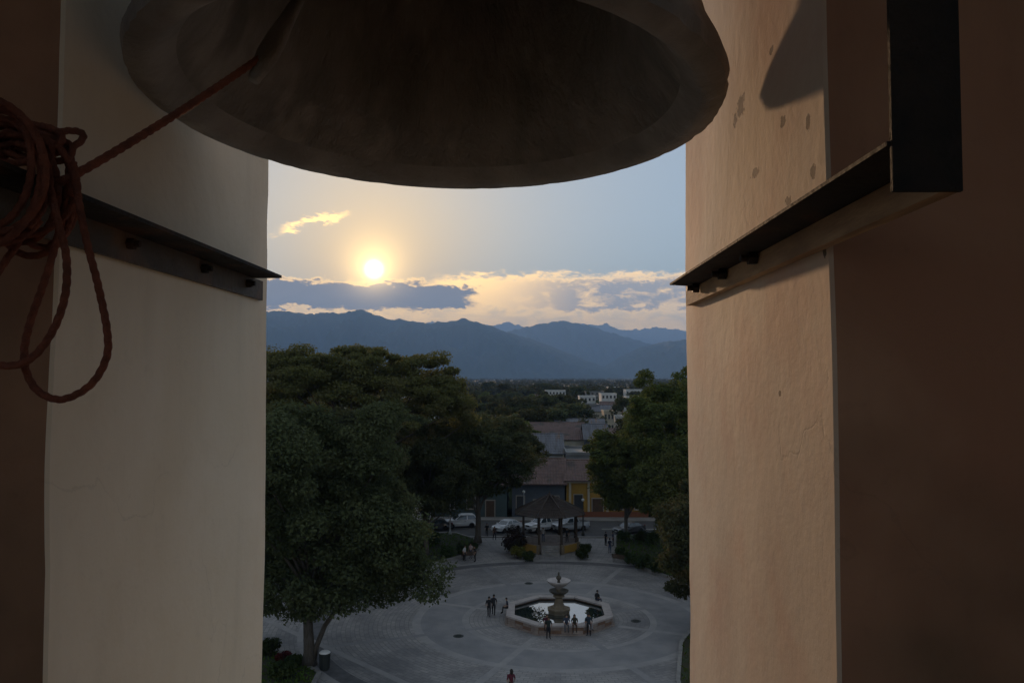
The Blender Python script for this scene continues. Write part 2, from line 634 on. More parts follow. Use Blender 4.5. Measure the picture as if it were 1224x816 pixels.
MB().box((xm, (ROOM_B - 0.8 + RN) / 2, CEIL_Z + 0.245), (ROOM_R - ROOM_L + 1.6, RN - ROOM_B + 0.79, 0.48)).build('ceiling', M_INNER, tower)
MB().box((xm, (ROOM_B - 0.8 + LF) / 2, (FLOOR_Z - 0.32) / 2), (ROOM_R - ROOM_L + 1.59, LF - ROOM_B + 0.79, FLOOR_Z - 0.32)).build('shaft', M_OUTER, tower)

# ------------------------------------------------------------------ the bell
BC = Vector((-0.144, 1.232, E + 0.415))
bell = thing('church_bell', 'large dark weathered bronze bell hanging mouth down in the tower opening', 'bell', BC)
bell.rotation_euler = (R(-2.3), R(1.2), 0)
RB = 0.44
outer = [(0.418, -0.004), (0.436, 0.004), (0.440, 0.022), (0.432, 0.045), (0.412, 0.085), (0.385, 0.14), (0.355, 0.22), (0.330, 0.32),
         (0.312, 0.44), (0.300, 0.55), (0.290, 0.62), (0.268, 0.665), (0.20, 0.70), (0.10, 0.715), (0.0, 0.718)]
inner = [(0.0, 0.655), (0.10, 0.65), (0.19, 0.635), (0.232, 0.60), (0.246, 0.54), (0.258, 0.44), (0.272, 0.32), (0.288, 0.22),
         (0.304, 0.15), (0.322, 0.10), (0.342, 0.068), (0.362, 0.040), (0.380, 0.016), (0.392, 0.002), (0.402, -0.005)]


def dense(pr, k=3):
    o = []
    for i in range(len(pr) - 1):
        for j in range(k):
            t = j / k
            o.append((pr[i][0] * (1 - t) + pr[i + 1][0] * t, pr[i][1] * (1 - t) + pr[i + 1][1] * t))
    o.append(pr[-1])
    return o


mb = MB()
prof = dense(inner, 2) + dense(outer, 3)
mb.lathe(prof, 160, closed=False)
vv = []
for (x, y, z) in mb.v:
    r = math.hypot(x, y)
    a = math.atan2(y, x)
    edge = math.exp(-((z - 0.012) / 0.025) ** 2) if r > 0.41 else 0.0
    chip = max(0.0, mnoise.noise(Vector((x * 34, y * 34, z * 20))) - 0.05) * 0.010 * edge
    w = mnoise.fractal(Vector((x * 5, y * 5, z * 5)), 1.0, 2.0, 3) * 0.0009 * (1 if r > 0.05 else 0)
    k = (r - chip + w) / r if r > 1e-6 else 1
    vv.append((x * k * 1.016, y * k * 1.016, z + w * 0.5))
mb.v = vv
bell_body = mb.build('bell_body', M_BELL, bell, True, R(40))
bell_body.data.materials.append(mat('dark_bell_inside', (0.27, 0.245, 0.215), 0.75, (0.17, 0.158, 0.14), 9, 8, bump=0.7, bscale=30, stretch=(1, 1, 0.35), col3=(0.33, 0.30, 0.26), scale3=7))  # inner surface above the lip, in a darker tone than the rest
n_in = (len(inner) - 1) * 2
for f in bell_body.data.polygons:
    if f.index < (n_in - 5) * 160:
        f.material_index = 1
for zz, rr in ((0.10, 0.407), (0.60, 0.2945), (0.635, 0.2865)):
    mb = MB()
    mb.lathe([(rr - 0.006, zz - 0.008), (rr + 0.006, zz - 0.006), (rr + 0.008, zz), (rr + 0.005, zz + 0.006), (rr - 0.008, zz + 0.008)], 96, closed=True)
    mb.build('moulding_band', M_BELL, bell, True)
mb = MB()
for k in range(4):
    a = k * math.pi / 2
    mb.tube([(math.cos(a) * 0.10, math.sin(a) * 0.10, 0.70), (math.cos(a) * 0.13, math.sin(a) * 0.13, 0.78),
             (math.cos(a) * 0.08, math.sin(a) * 0.08, 0.86), (0, 0, 0.875)], 0.024, 8)
mb.build('crown_loop', M_BELL, bell, True)
headstock = MB()
headstock.box((0, 0, 0.96), (0.80, 0.15, 0.17))
headstock.build('headstock', M_WOOD, bell)
for x0, x1 in ((-0.445, -0.40), (0.40, 0.465)):
    MB().tube([(x0, 0, 0.96), (x1, 0, 0.96)], 0.02, 10).build('gudgeon', M_IRON, bell, True)
# clapper, drawn aside by the rope
clap_end = at_d(322, 62, 1.06)
rot_inv = Euler(bell.rotation_euler).to_matrix().inverted()
ce = rot_inv @ (clap_end - BC)
top = Vector((0, 0, 0.64))
axis = (ce - top).normalized()
mb = MB()
L = (ce - top).length
tot = L + 0.05
mb.tube([top + axis * (tot * t) for t in (0, 0.3, 0.6, 0.8, 0.86, 0.90, 0.94, 0.97, 1.0)],
        [0.007, 0.007, 0.007, 0.008, 0.011, 0.014, 0.015, 0.012, 0.008], 14)
mb.build('clapper', M_BELL, bell, True)

# ------------------------------------------------------------------ iron brackets on the reveals
def plate(mb, p, q):
    c = [(p[i] + q[i]) / 2 for i in range(3)]
    mb.box(c, [abs(q[i] - p[i]) for i in range(3)])


br = thing('steel_bracket', 'black angle iron bolted along the sunlit reveal, with an upright iron post', 'bracket', (XR, 0.9, E + 0.171))


def rel(o, p):
    return (p[0] - o.location.x, p[1] - o.location.y, p[2] - o.location.z)


mb = MB()
fl = [rel(br, (x_, y_, 0)) for x_, y_ in ((0.267, 0.5895), (0.318, 0.5895), (XR - 0.001, 0.66), (XR - 0.001, 1.52), (0.267, 1.49))]
mb.prism(fl, 0.0, 0.0035)
mb.build('flange', M_STEEL, br)
mb = MB()
plate(mb, rel(br, (XR - 0.016, 0.612, E + 0.142)), rel(br, (XR - 0.002, 1.60, E + 0.170)))
mb.build('wooden_batten', M_BATTEN, br)
mb = MB()
plate(mb, rel(br, (0.269, 0.585, E + 0.136)), rel(br, (0.320, 0.589, E + 1.6)))
mb.build('upright_post', M_STEEL, br)
for yy in (1.10, 1.27, 1.47):
    mb = MB()
    mb.tube([rel(br, (XR - 0.018, yy, E + 0.163)), rel(br, (XR - 0.030, yy, E + 0.163))], 0.009, 6)
    mb.tube([rel(br, (XR - 0.030, yy, E + 0.163)), rel(br, (XR - 0.040, yy, E + 0.163))], 0.005, 8)
    mb.build('bolt', M_IRON, br)

bl = thing('steel_bracket', 'dull brown angle iron bolted along the shaded reveal, its end wound with rope', 'bracket', (XL, 1.2, E + 0.2))
mb = MB()
plate(mb, rel(bl, (XL + 0.006, 0.60, E + 0.213)), rel(bl, (-0.532, 1.71, E + 0.219)))
mb.build('flange', M_STEEL, bl)
mb = MB()
plate(mb, rel(bl, (XL + 0.003, 0.60, E + 0.170)), rel(bl, (XL + 0.010, 1.762, E + 0.2125)))
mb.build('bolted_leg', mat('dusty_steel', (0.075, 0.06, 0.045), 0.65, (0.12, 0.095, 0.07), 10, bump=0.4, bscale=60, col3=(0.17, 0.10, 0.06), scale3=7), bl)
for yy in (1.16, 1.43, 1.66):
    mb = MB()
    mb.tube([rel(bl, (XL + 0.010, yy, E + 0.196)), rel(bl, (XL + 0.020, yy, E + 0.196))], 0.009, 6)
    mb.tube([rel(bl, (XL + 0.020, yy, E + 0.196)), rel(bl, (XL + 0.028, yy, E + 0.196))], 0.005, 8)
    mb.build('bolt', M_STEEL, bl)
mb = MB()
plate(mb, rel(bl, (-0.584, 0.585, E + 0.16)), rel(bl, (-0.532, 0.599, E + 1.6)))
mb.build('upright_post', M_STEEL, bl)

# ------------------------------------------------------------------ the bell rope
def spline(pts, per=14):
    pts = [Vector(p) for p in pts]
    o = []
    for i in range(len(pts) - 1):
        p0 = pts[max(i - 1, 0)]
        p1, p2 = pts[i], pts[i + 1]
        p3 = pts[min(i + 2, len(pts) - 1)]
        for k in range(per):
            t = k / per
            o.append(0.5 * ((2 * p1) + (p2 - p0) * t + (2 * p0 - 5 * p1 + 4 * p2 - p3) * t * t + (3 * p1 - p0 - 3 * p2 + p3) * t ** 3))
    o.append(pts[-1])
    return o


def rope_mesh(path, r=0.0039, n=12, step=0.0035):
    # resample evenly
    P = [path[0]]
    acc = 0.0
    for i in range(len(path) - 1):
        a, b = path[i], path[i + 1]
        L = (b - a).length
        while acc + L >= step and L > 1e-9:
            t = (step - acc) / L
            a = a.lerp(b, t)
            P.append(a.copy())
            L = (b - a).length
            acc = 0.0
        acc += L
    mb = MB()
    prev = None
    for i, p in enumerate(P):
        t = (P[min(i + 1, len(P) - 1)] - P[max(i - 1, 0)]).normalized()
        s = t.orthogonal().normalized() if prev is None else (prev - t * prev.dot(t)).normalized()
        prev = s
        u = t.cross(s)
        tw = i * step / 0.034 * 2 * math.pi
        for k in range(n):
            a = 2 * math.pi * k / n
            rr = r * (0.80 + 0.30 * abs(math.cos(1.5 * (a - tw))))
            mb.v.append(tuple(p + (s * math.cos(a) + u * math.sin(a)) * rr))
    for i in range(len(P) - 1):
        for k in range(n):
            k2 = (k + 1) % n
            mb.f.append((i * n + k, i * n + k2, (i + 1) * n + k2, (i + 1) * n + k))
    mb.f.append(tuple(reversed(range(n))))
    mb.f.append(tuple((len(P) - 1) * n + k for k in range(n)))
    return mb


rope = thing('bell_rope', 'reddish brown twisted rope wound on the bracket and led up to the clapper', 'rope', (0, 0, 0))
line = [at_d(70, 218, 0.86), at_d(95, 206, 0.865), at_d(150, 174, 0.90), at_d(230, 124, 0.97), clap_end]
rope_mesh(spline(line), 0.0047).build('pull_line', M_ROPE, rope, True)
lp1 = [(88, 195, .86), (94, 240, .85), (104, 290, .845), (117, 340, .84), (128, 395, .84), (127, 428, .84), (108, 460, .84), (75, 477, .84),
       (48, 469, .845), (33, 448, .85), (29, 420, .85), (36, 385, .855), (50, 345, .86), (63, 305, .865), (73, 265, .87), (80, 225, .875), (84, 190, .88)]
rope_mesh(spline([at_d(*p) for p in lp1])).build('hanging_loop', M_ROPE, rope, True)
lp2 = [(50, 175, .85), (60, 225, .83), (70, 268, .825), (79, 305, .82), (79, 345, .82), (70, 380, .82), (54, 410, .82), (34, 430, .82), (8, 437, .82),
       (-25, 428, .83), (-40, 400, .835), (-28, 365, .84), (-6, 330, .845), (20, 292, .85), (42, 255, .86), (60, 215, .87)]
rope_mesh(spline([at_d(*p) for p in lp2])).build('hanging_loop', M_ROPE, rope, True)
lp3 = [(20, 165, .84), (48, 215, .825), (35, 280, .82), (12, 340, .82), (-15, 395, .82), (-50, 410, .83), (-70, 340, .84), (-50, 250, .86)]
rnd = random.Random(5)
for k in range(8):
    yk = 0.79 + 0.015 * k + rnd.uniform(-0.006, 0.006)
    cx, cz = -0.560 + rnd.uniform(-0.006, 0.008), E + 0.208 + rnd.uniform(-0.01, 0.012)
    ax, az_ = 0.050 + rnd.uniform(-0.008, 0.008), 0.062 + rnd.uniform(-0.010, 0.012)
    tl, tl2, ph = rnd.uniform(-0.45, 0.45), rnd.uniform(-0.4, 0.4), rnd.uniform(0, 6.28)
    pts = []
    for j in range(25):
        a = ph + j / 24 * 2 * math.pi * 1.04
        pts.append(Vector((cx + ax * math.cos(a), min(yk + 0.03 * (tl * math.cos(a) + tl2 * math.sin(a)) + 0.008 * j / 24, 0.993), cz + az_ * math.sin(a))))
    rope_mesh(spline(pts, 5)).build('coil_turn', M_ROPE, rope, True)
for k in range(5):                       # loose bights tucked over the coil
    c = at_d(14 + 13 * k, 178 - 7 * (k % 3), 0.84 + 0.012 * k)
    pts = []
    t1, t2 = rnd.uniform(-0.8, 0.8), rnd.uniform(-0.6, 0.6)
    for j in range(22):
        a = j / 21 * 2 * math.pi * 0.93 + k
        q = Vector((math.cos(a) * 0.032, math.sin(a) * 0.018 * t2, math.sin(a) * 0.016 + 0.008 * t1 * math.cos(a)))
        pts.append(c + q)
    rope_mesh(spline(pts, 5)).build('coil_turn', M_ROPE, rope, True)

# ------------------------------------------------------------------ terrain: ground, valley, mountains, haze
def ground_mat():
    m = bpy.data.materials.new('valley_ground')
    m.use_nodes = True
    N = Nodes(m.node_tree)
    p = m.node_tree.nodes['Principled BSDF']
    p.inputs['Roughness'].default_value = 0.95
    p.inputs['Specular IOR Level'].default_value = 0.1
    tc = N.new('ShaderNodeTexCoord')
    v = tc.outputs['Object']
    f1 = N.noise(v, 0.004, 6, 0.65)
    f2 = N.noise(v, 0.06, 6, 0.65)
    c = mixnode(N, N.ramp01(f1, 0.35, 0.65), (0.028, 0.042, 0.018), (0.050, 0.055, 0.026))
    c = mixnode(N, N.ramp01(f2, 0.45, 0.75), c, (0.022, 0.035, 0.014))
    N.put(p.inputs['Base Color'], c)
    return m


ys = [-6000, -1500, -300, 0, 60, 120, 250, 500, 1000, 2500, 6000, 12000, 21000, 28500]
xs = [-24000, -15000, -6000, -2500, -800, -250, 0, 250, 800, 2500, 6000, 15000, 24000]
mb = MB()
for y in ys:
    for x in xs:
        mb.v.append((x, y, 0))
for j in range(len(ys) - 1):
    for i in range(len(xs) - 1):
        a = j * len(xs) + i
        mb.f.append((a, a + 1, a + 1 + len(xs), a + len(xs)))
structure(mb.build('ground', ground_mat()))

M_MTN = mat('forested_mountain', (0.030, 0.045, 0.022), 0.95, (0.055, 0.06, 0.035), 0.0016, 7, spec=0.1)


def mountain(name, ridge, dist, depth, spur, seed, az0=-36, az1=36, fade=None):
    """ridge: photo points of the crest; it runs on to both sides beyond them"""
    pts = sorted(az_el(px, py) for px, py in ridge)
    A = [p[0] for p in pts]
    H = [math.tan(p[1]) for p in pts]
    na, nr = 800, 40
    mb = MB()
    rs = [dist - depth * (1 - j / (nr * 0.62)) if j <= nr * 0.62 else dist + depth * 0.6 * ((j - nr * 0.62) / (nr * 0.38)) for j in range(nr)]
    for j, r in enumerate(rs):
        for i in range(na):
            u = i / (na - 1)
            # finer towards the middle
            a = R(az0 + (az1 - az0) * u)
            if a < A[0]:
                h = H[0] * (1 + 0.25 * mnoise.fractal(Vector((a * 14 + seed, seed, 0)), 1, 2, 4) - 0.25 * mnoise.fractal(Vector((A[0] * 14 + seed, seed, 0)), 1, 2, 4))
                if fade and fade[0]:
                    h *= max(0.0, 1 - (A[0] - a) / fade[0])
            elif a > A[-1]:
                h = H[-1] * (1 + 0.25 * mnoise.fractal(Vector((a * 14 + seed, seed, 0)), 1, 2, 4) - 0.25 * mnoise.fractal(Vector((A[-1] * 14 + seed, seed, 0)), 1, 2, 4))
                if fade and fade[1]:
                    h *= max(0.0, 1 - (a - A[-1]) / fade[1])
            else:
                h = float(np.interp(a, A, H))
            crest = h * dist
            t = (r - (dist - depth)) / depth if r <= dist else 1 - (r - dist) / (0.6 * depth)
            t = max(0.0, min(1.0, t))
            x, y = r * math.sin(a), r * math.cos(a)
            nz = mnoise.hetero_terrain(Vector((x * 0.0011 + seed, y * 0.0011, seed)), 0.9, 2.1, 6, 0.7)
            rough_ = (1 - abs(mnoise.fractal(Vector((x * 0.0016 + seed * 3, y * 0.0007, 1)), 1, 2.1, 5))) 
            prof_ = t ** 1.15
            z = crest * prof_ + spur * crest * (rough_ - 0.75) * 4 * t * (1 - t) - 40 * (1 - t)
            z += crest * (0.012 * mnoise.fractal(Vector((x * 0.0022, y * 0.0022, seed)), 0.8, 2.1, 6) + 0.028 * mnoise.fractal(Vector((x * 0.009, y * 0.009, seed)), 0.7, 2.1, 4)) * t
            mb.v.append((x, y, z + (EYE * t)))
    for j in range(nr - 1):
        for i in range(na - 1):
            a = j * na + i
            mb.f.append((a, a + 1, a + 1 + na, a + na))
    return structure(mb.build(name, M_MTN, None, True))


mountain('mountain_range', [(300, 371), (312, 370), (340, 371), (375, 374), (400, 371), (432, 369), (455, 376), (490, 382), (512, 386), (535, 383), (556, 380),
                            (580, 386), (602, 395), (648, 409), (693, 427), (730, 441), (760, 449)], 10500, 3000, 0.75, 3.1, fade=(None, 0.05))
mountain('mountain_range', [(719, 440), (740, 426), (763, 415), (790, 409), (820, 404), (840, 400)], 11200, 2700, 0.7, 8.7, fade=(0.05, None))
mountain('mountain_range', [(560, 402), (604, 395), (625, 390), (644, 387), (660, 384), (675, 382), (690, 384), (710, 390), (741, 400), (776, 410), (840, 425)],
         15000, 3000, 0.6, 5.3, fade=(0.3, 0.3))
mountain('mountain_range', [(640, 392), (688, 385), (715, 387), (723, 384), (741, 393), (762, 393), (785, 390), (820, 394), (860, 392)], 25000, 2400, 0.4, 1.9)

HAZE_DENSITY = 8.0e-5
hz = MB().box((0, 11200, 998), (50000, 35000, 2002)).build('haze', None)
hm = bpy.data.materials.new('valley_haze')
hm.use_nodes = True
hm.node_tree.nodes.clear()
o_ = hm.node_tree.nodes.new('ShaderNodeOutputMaterial')
pv = hm.node_tree.nodes.new('ShaderNodeVolumePrincipled')
pv.inputs['Color'].default_value = (0.36, 0.60, 1.0, 1)
pv.inputs['Density'].default_value = HAZE_DENSITY
pv.inputs['Anisotropy'].default_value = 0.0
hm.node_tree.links.new(pv.outputs[0], o_.inputs['Volume'])
hz.data.materials.append(hm)
tag(hz, 'thin blue evening haze filling the valley below the mountains', None, kind='stuff')

# ------------------------------------------------------------------ plaza, street, beds
FOUNT = at_z(668, 739)                        # middle of the fountain on the plaza
FOUNT.z = 0


def paving_mat():
    """stone setts laid in rings round the fountain; colour and fine relief only"""
    m = bpy.data.materials.new('plaza_setts')
    m.use_nodes = True
    N = Nodes(m.node_tree)
    p = m.node_tree.nodes['Principled BSDF']
    p.inputs['Roughness'].default_value = 0.62
    p.inputs['Specular IOR Level'].default_value = 0.4
    tc = N.new('ShaderNodeTexCoord')
    v = tc.outputs['Object']
    sp = N.new('ShaderNodeSeparateXYZ')
    N.put(sp.inputs[0], v)
    x, y = sp.outputs[0], sp.outputs[1]
    r = N.math('SQRT', N.math('ADD', N.math('MULTIPLY', x, x), N.math('MULTIPLY', y, y)))
    a = N.math('MULTIPLY', N.math('ARCTAN2', y, x), 12.0)
    cb = N.new('ShaderNodeCombineXYZ')
    N.put(cb.inputs[0], a)
    N.put(cb.inputs[1], r)
    br_ = N.new('ShaderNodeTexBrick')
    N.put(br_.inputs['Vector'], cb.outputs[0])
    br_.inputs['Scale'].default_value = 1.0
    br_.inputs['Brick Width'].default_value = 0.62
    br_.inputs['Row Height'].default_value = 0.36
    br_.inputs['Mortar Size'].default_value = 0.025
    br_.inputs['Color1'].default_value = (0.235, 0.222, 0.215, 1)
    br_.inputs['Color2'].default_value = (0.32, 0.30, 0.28, 1)
    br_.inputs['Mortar'].default_value = (0.16, 0.155, 0.15, 1)
    n1 = N.noise(v, 0.22, 6, 0.62)
    n2 = N.noise(v, 2.2, 6, 0.7)
    c = mixnode(N, N.math('MULTIPLY', N.ramp01(n1, 0.40, 0.66), 0.75), br_.outputs['Color'], (0.125, 0.122, 0.125))
    c = mixnode(N, N.math('MULTIPLY', N.ramp01(n2, 0.5, 0.8), 0.45), c, (0.35, 0.33, 0.31))
    N.put(p.inputs['Base Color'], c)
    b = N.new('ShaderNodeBump')
    b.inputs['Strength'].default_value = 0.5
    b.inputs['Distance'].default_value = 0.02
    N.put(b.inputs['Height'], N.math('ADD', N.math('MULTIPLY', br_.outputs['Fac'], -0.6), n2))
    N.l.new(b.outputs[0], p.inputs['Normal'])
    return m


M_SETT = paving_mat()
M_BAND = mat('dark_paving_band', (0.085, 0.083, 0.085), 0.7, (0.14, 0.135, 0.135), 1.2, bump=0.3, bscale=5)
M_PALEBAND = mat('pale_paving_band', (0.32, 0.305, 0.29), 0.7, (0.25, 0.24, 0.235), 0.6, 7, bump=0.3, bscale=5)
M_MIDBAND = mat('grey_paving_band', (0.19, 0.188, 0.19), 0.7, (0.26, 0.25, 0.245), 0.5, 7, bump=0.3, bscale=5)
M_KERB = mat('stone_kerb', (0.27, 0.255, 0.235), 0.85, (0.18, 0.17, 0.16), 1.5, bump=0.3)
M_SOIL = mat('bed_soil', (0.045, 0.035, 0.022), 0.95, (0.03, 0.045, 0.015), 0.8, bump=0.5, bscale=6)
M_ASPHALT = mat('asphalt', (0.055, 0.055, 0.058), 0.85, (0.075, 0.073, 0.07), 0.7, bump=0.3, bscale=18)
M_WALK = mat('concrete_walk', (0.25, 0.235, 0.215), 0.85, (0.19, 0.18, 0.165), 0.6, bump=0.3, bscale=6)

mb = MB()
w_, y0_, y1_ = 62.0, 4.0, 102.0
nx, ny = 24, 20
for j in range(ny + 1):
    for i in range(nx + 1):
        mb.v.append((-w_ + 2 * w_ * i / nx - FOUNT.x, y0_ + (y1_ - y0_) * j / ny - FOUNT.y, 0.0))
for j in range(ny):
    for i in range(nx):
        a = j * (nx + 1) + i
        mb.f.append((a, a + 1, a + nx + 2, a + nx + 1))
plaza = structure(mb.build('plaza', M_SETT))
plaza.location = (FOUNT.x, FOUNT.y, 0.012)


def ring_band(name, r0, r1, z, m, n=128, a0=0.0, a1=2 * math.pi, parent=None):
    mb = MB()
    for k in range(n + 1):
        a = a0 + (a1 - a0) * k / n
        for r in (r0, r1):
            mb.v.append((r * math.cos(a), r * math.sin(a), z))
    for k in range(n):
        mb.f.append((2 * k, 2 * k + 1, 2 * k + 3, 2 * k + 2))
    return mb.build(name, m, parent)


ring_band('paving_band', 7.6, 8.15, 0.005, M_PALEBAND, parent=plaza)
ring_band('paving_band', 11.6, 12.3, 0.005, M_PALEBAND, parent=plaza)
ring_band('paving_band', 8.15, 11.6, 0.004, M_MIDBAND, parent=plaza)
ring_band('paving_band', 19.6, 20.9, 0.005, M_BAND, parent=plaza)
ring_band('paving_band', 20.9, 21.35, 0.005, M_PALEBAND, parent=plaza)
for k in range(8):
    a = R(22.5) + k * math.pi / 4
    M = Matrix.Rotation(a, 3, 'Z')
    mb = MB()
    q = [M @ Vector((r, s * 0.28, 0.0085)) for r, s in ((5.2, -1), (19.5, -1), (19.5, 1), (5.2, 1))]
    mb.add(q, [(0, 1, 2, 3)])
    mb.build('paving_band', M_PALEBAND if k % 2 else M_MIDBAND, plaza)

STREET0, STREET1 = 102.6, 113.6
mb = MB()
mb.add([(-140, STREET0, 0.008), (140, STREET0, 0.008), (140, STREET1, 0.008), (-140, STREET1, 0.008)], [(0, 1, 2, 3)])
structure(mb.build('street', M_ASPHALT))
structure(MB().box((0, 102.3, 0.05), (280, 0.55, 0.14)).build('kerb', M_KERB))
structure(MB().box((0, 115.0, 0.06), (280, 2.7, 0.16)).build('pavement', M_WALK))
mb = MB()
for k in range(-14, 15):
    x = k * 5.0
    mb.add([(x, 108.0, 0.013), (x + 2.4, 108.0, 0.013), (x + 2.4, 108.14, 0.013), (x, 108.14, 0.013)], [(0, 1, 2, 3)])
mk = mb.build('lane_marking', mat('road_paint', (0.62, 0.60, 0.52), 0.7))
mk['kind'] = 'structure'


def bed(name, poly, grass=True, seed=0, hedge=True):
    """raised planting bed: kerb, soil, and a hedge or grass as stuff"""
    P = [Vector((p.x, p.y)) for p in poly]
    n = len(P)
    area = sum(P[i].x * P[(i + 1) % n].y - P[(i + 1) % n].x * P[i].y for i in range(n))
    if area < 0:
        P.reverse()
    cen = sum(P, Vector((0, 0))) / n

    def inset(d):
        o = []
        for i in range(n):
            a, b, c = P[i - 1], P[i], P[(i + 1) % n]
            d1, d2 = (b - a).normalized(), (c - b).normalized()
            n1, n2 = Vector((-d1.y, d1.x)), Vector((-d2.y, d2.x))
            m_ = (n1 + n2)
            m_ = m_.normalized() / max(0.35, m_.normalized().dot(n1))
            o.append(b + m_ * d)
        return o
    Q = inset(0.28)
    mb = MB()
    for pts, z in ((P, 0.0), (P, 0.26), (Q, 0.26), (Q, 0.1)):
        mb.v += [(p.x, p.y, z) for p in pts]
    for lv in range(3):
        for i in range(n):
            k = (i + 1) % n
            mb.f.append((lv * n + i, lv * n + k, (lv + 1) * n + k, (lv + 1) * n + i))
    root = structure(mb.build(name, M_KERB))
    mb = MB()
    mb.add([(p.x, p.y, 0.2) for p in Q], [tuple(range(n))])
    s = mb.build('soil', M_SOIL, root)
    return root, Q


def in_poly(p, poly):
    c = False
    n = len(poly)
    for i in range(n):
        a, b = poly[i], poly[i - 1]
        if (a.y > p.y) != (b.y > p.y) and p.x < (b.x - a.x) * (p.y - a.y) / (b.y - a.y) + a.x:
            c = not c
    return c


def foliage_mesh(name, pts, nor, size, rng, jitter=0.7, aspect=0.55):
    """one leaf-shaped face (a folded lozenge) per point"""
    n = len(pts)
    pts = np.asarray(pts, dtype=np.float64)
    nor = np.asarray(nor, dtype=np.float64) + rng.normal(0, jitter, (n, 3))
    nor /= np.linalg.norm(nor, axis=1, keepdims=True) + 1e-9
    rv = rng.normal(0, 1, (n, 3))
    t = np.cross(nor, rv)
    t /= np.linalg.norm(t, axis=1, keepdims=True) + 1e-9
    b = np.cross(nor, t)
    s = (size * rng.uniform(0.45, 1.55, (n, 1)))
    v = np.empty((n, 4, 3))
    v[:, 0] = pts - t * s
    v[:, 1] = pts + b * s * aspect - nor * s * 0.12
    v[:, 2] = pts + t * s
    v[:, 3] = pts - b * s * aspect - nor * s * 0.12
    me = bpy.data.meshes.new(name)
    me.vertices.add(n * 4)
    me.vertices.foreach_set('co', v.reshape(-1))
    me.loops.add(n * 4)
    me.loops.foreach_set('vertex_index', np.arange(n * 4, dtype=np.int32))
    me.polygons.add(n)
    me.polygons.foreach_set('loop_start', np.arange(0, n * 4, 4, dtype=np.int32))
    me.update(calc_edges=True)
    me.validate()
    return me


def leaf_mat(name, c1, c2, c3, trans=0.35, vscale=0.35):
    m = bpy.data.materials.new(name)
    m.use_nodes = True
    N = Nodes(m.node_tree)
    t = m.node_tree
    p = t.nodes['Principled BSDF']
    out = t.nodes['Material Output']
    p.inputs['Roughness'].default_value = 0.85
    p.inputs['Specular IOR Level'].default_value = 0.08
    g = N.new('ShaderNodeNewGeometry')
    oi = N.new('ShaderNodeObjectInfo')
    tc = N.new('ShaderNodeTexCoord')
    f = g.outputs['Random Per Island']
    c = mixnode(N, f, c1, c2)
    c = mixnode(N, N.math('MULTIPLY', N.ramp01(N.noise(tc.outputs['Object'], vscale, 3, 0.6), 0.45, 0.68), 0.8), c, c3)
    hs = N.new('ShaderNodeHueSaturation')
    N.put(hs.inputs['Color'], c)
    N.put(hs.inputs['Hue'], N.math('ADD', 0.478, N.math('MULTIPLY', oi.outputs['Random'], 0.04)))
    N.put(hs.inputs['Value'], N.math('ADD', 0.75, N.math('MULTIPLY', oi.outputs['Random'], 0.5)))
    N.put(p.inputs['Base Color'], hs.outputs[0])
    tr = N.new('ShaderNodeBsdfTranslucent')
    N.put(tr.inputs['Color'], hs.outputs[0])
    mx = N.new('ShaderNodeMixShader')
    mx.inputs[0].default_value = trans
    N.l.new(p.outputs[0], mx.inputs[1])
    N.l.new(tr.outputs[0], mx.inputs[2])
    N.l.new(mx.outputs[0], out.inputs['Surface'])
    return m


M_LEAF_DARK = leaf_mat('dark_evergreen_leaves', (0.068, 0.080, 0.036), (0.088, 0.100, 0.044), (0.106, 0.114, 0.052))
M_LEAF_MID = leaf_mat('green_leaves', (0.080, 0.105, 0.030), (0.115, 0.140, 0.042), (0.135, 0.150, 0.046))
M_LEAF_RAIN = leaf_mat('feathery_leaves', (0.14, 0.165, 0.055), (0.19, 0.205, 0.075), (0.22, 0.22, 0.09), trans=0.5)
M_LEAF_FAR = leaf_mat('town_tree_leaves', (0.045, 0.055, 0.024), (0.075, 0.082, 0.034), (0.095, 0.095, 0.042))
M_GRASS = leaf_mat('lawn_grass', (0.065, 0.115, 0.018), (0.10, 0.155, 0.028), (0.085, 0.12, 0.02), vscale=0.8)
M_HEDGE = leaf_mat('hedge_leaves', (0.030, 0.048, 0.016), (0.055, 0.078, 0.026), (0.08, 0.095, 0.03))
M_BARK = mat('bark', (0.065, 0.052, 0.040), 0.9, (0.11, 0.095, 0.078), 3, stretch=(3, 3, 0.6), bump=0.6, bscale=9)
M_PALEBARK = mat('pale_bark', (0.17, 0.155, 0.135), 0.9, (0.10, 0.09, 0.078), 2, stretch=(3, 3, 0.6), bump=0.5, bscale=9)


def lawn(parent, Q, n, seed, h=0.16):
    rng = np.random.default_rng(seed)
    xs_, ys_ = [p.x for p in Q], [p.y for p in Q]
    pts = []
    while len(pts) < n:
        p = Vector((rng.uniform(min(xs_), max(xs_)), rng.uniform(min(ys_), max(ys_))))
        if in_poly(p, Q):
            pts.append((p.x, p.y, 0.2 + h * 0.5 * rng.uniform(0.3, 1.2)))
    nor = rng.normal(0, 1, (n, 3))
    nor[:, 2] *= 0.25
    me = foliage_mesh('grass', pts, nor, h, rng, 0.2, 0.25)
    o = add_obj('grass', me, parent, M_GRASS)
    o['kind'] = 'stuff'
    return o


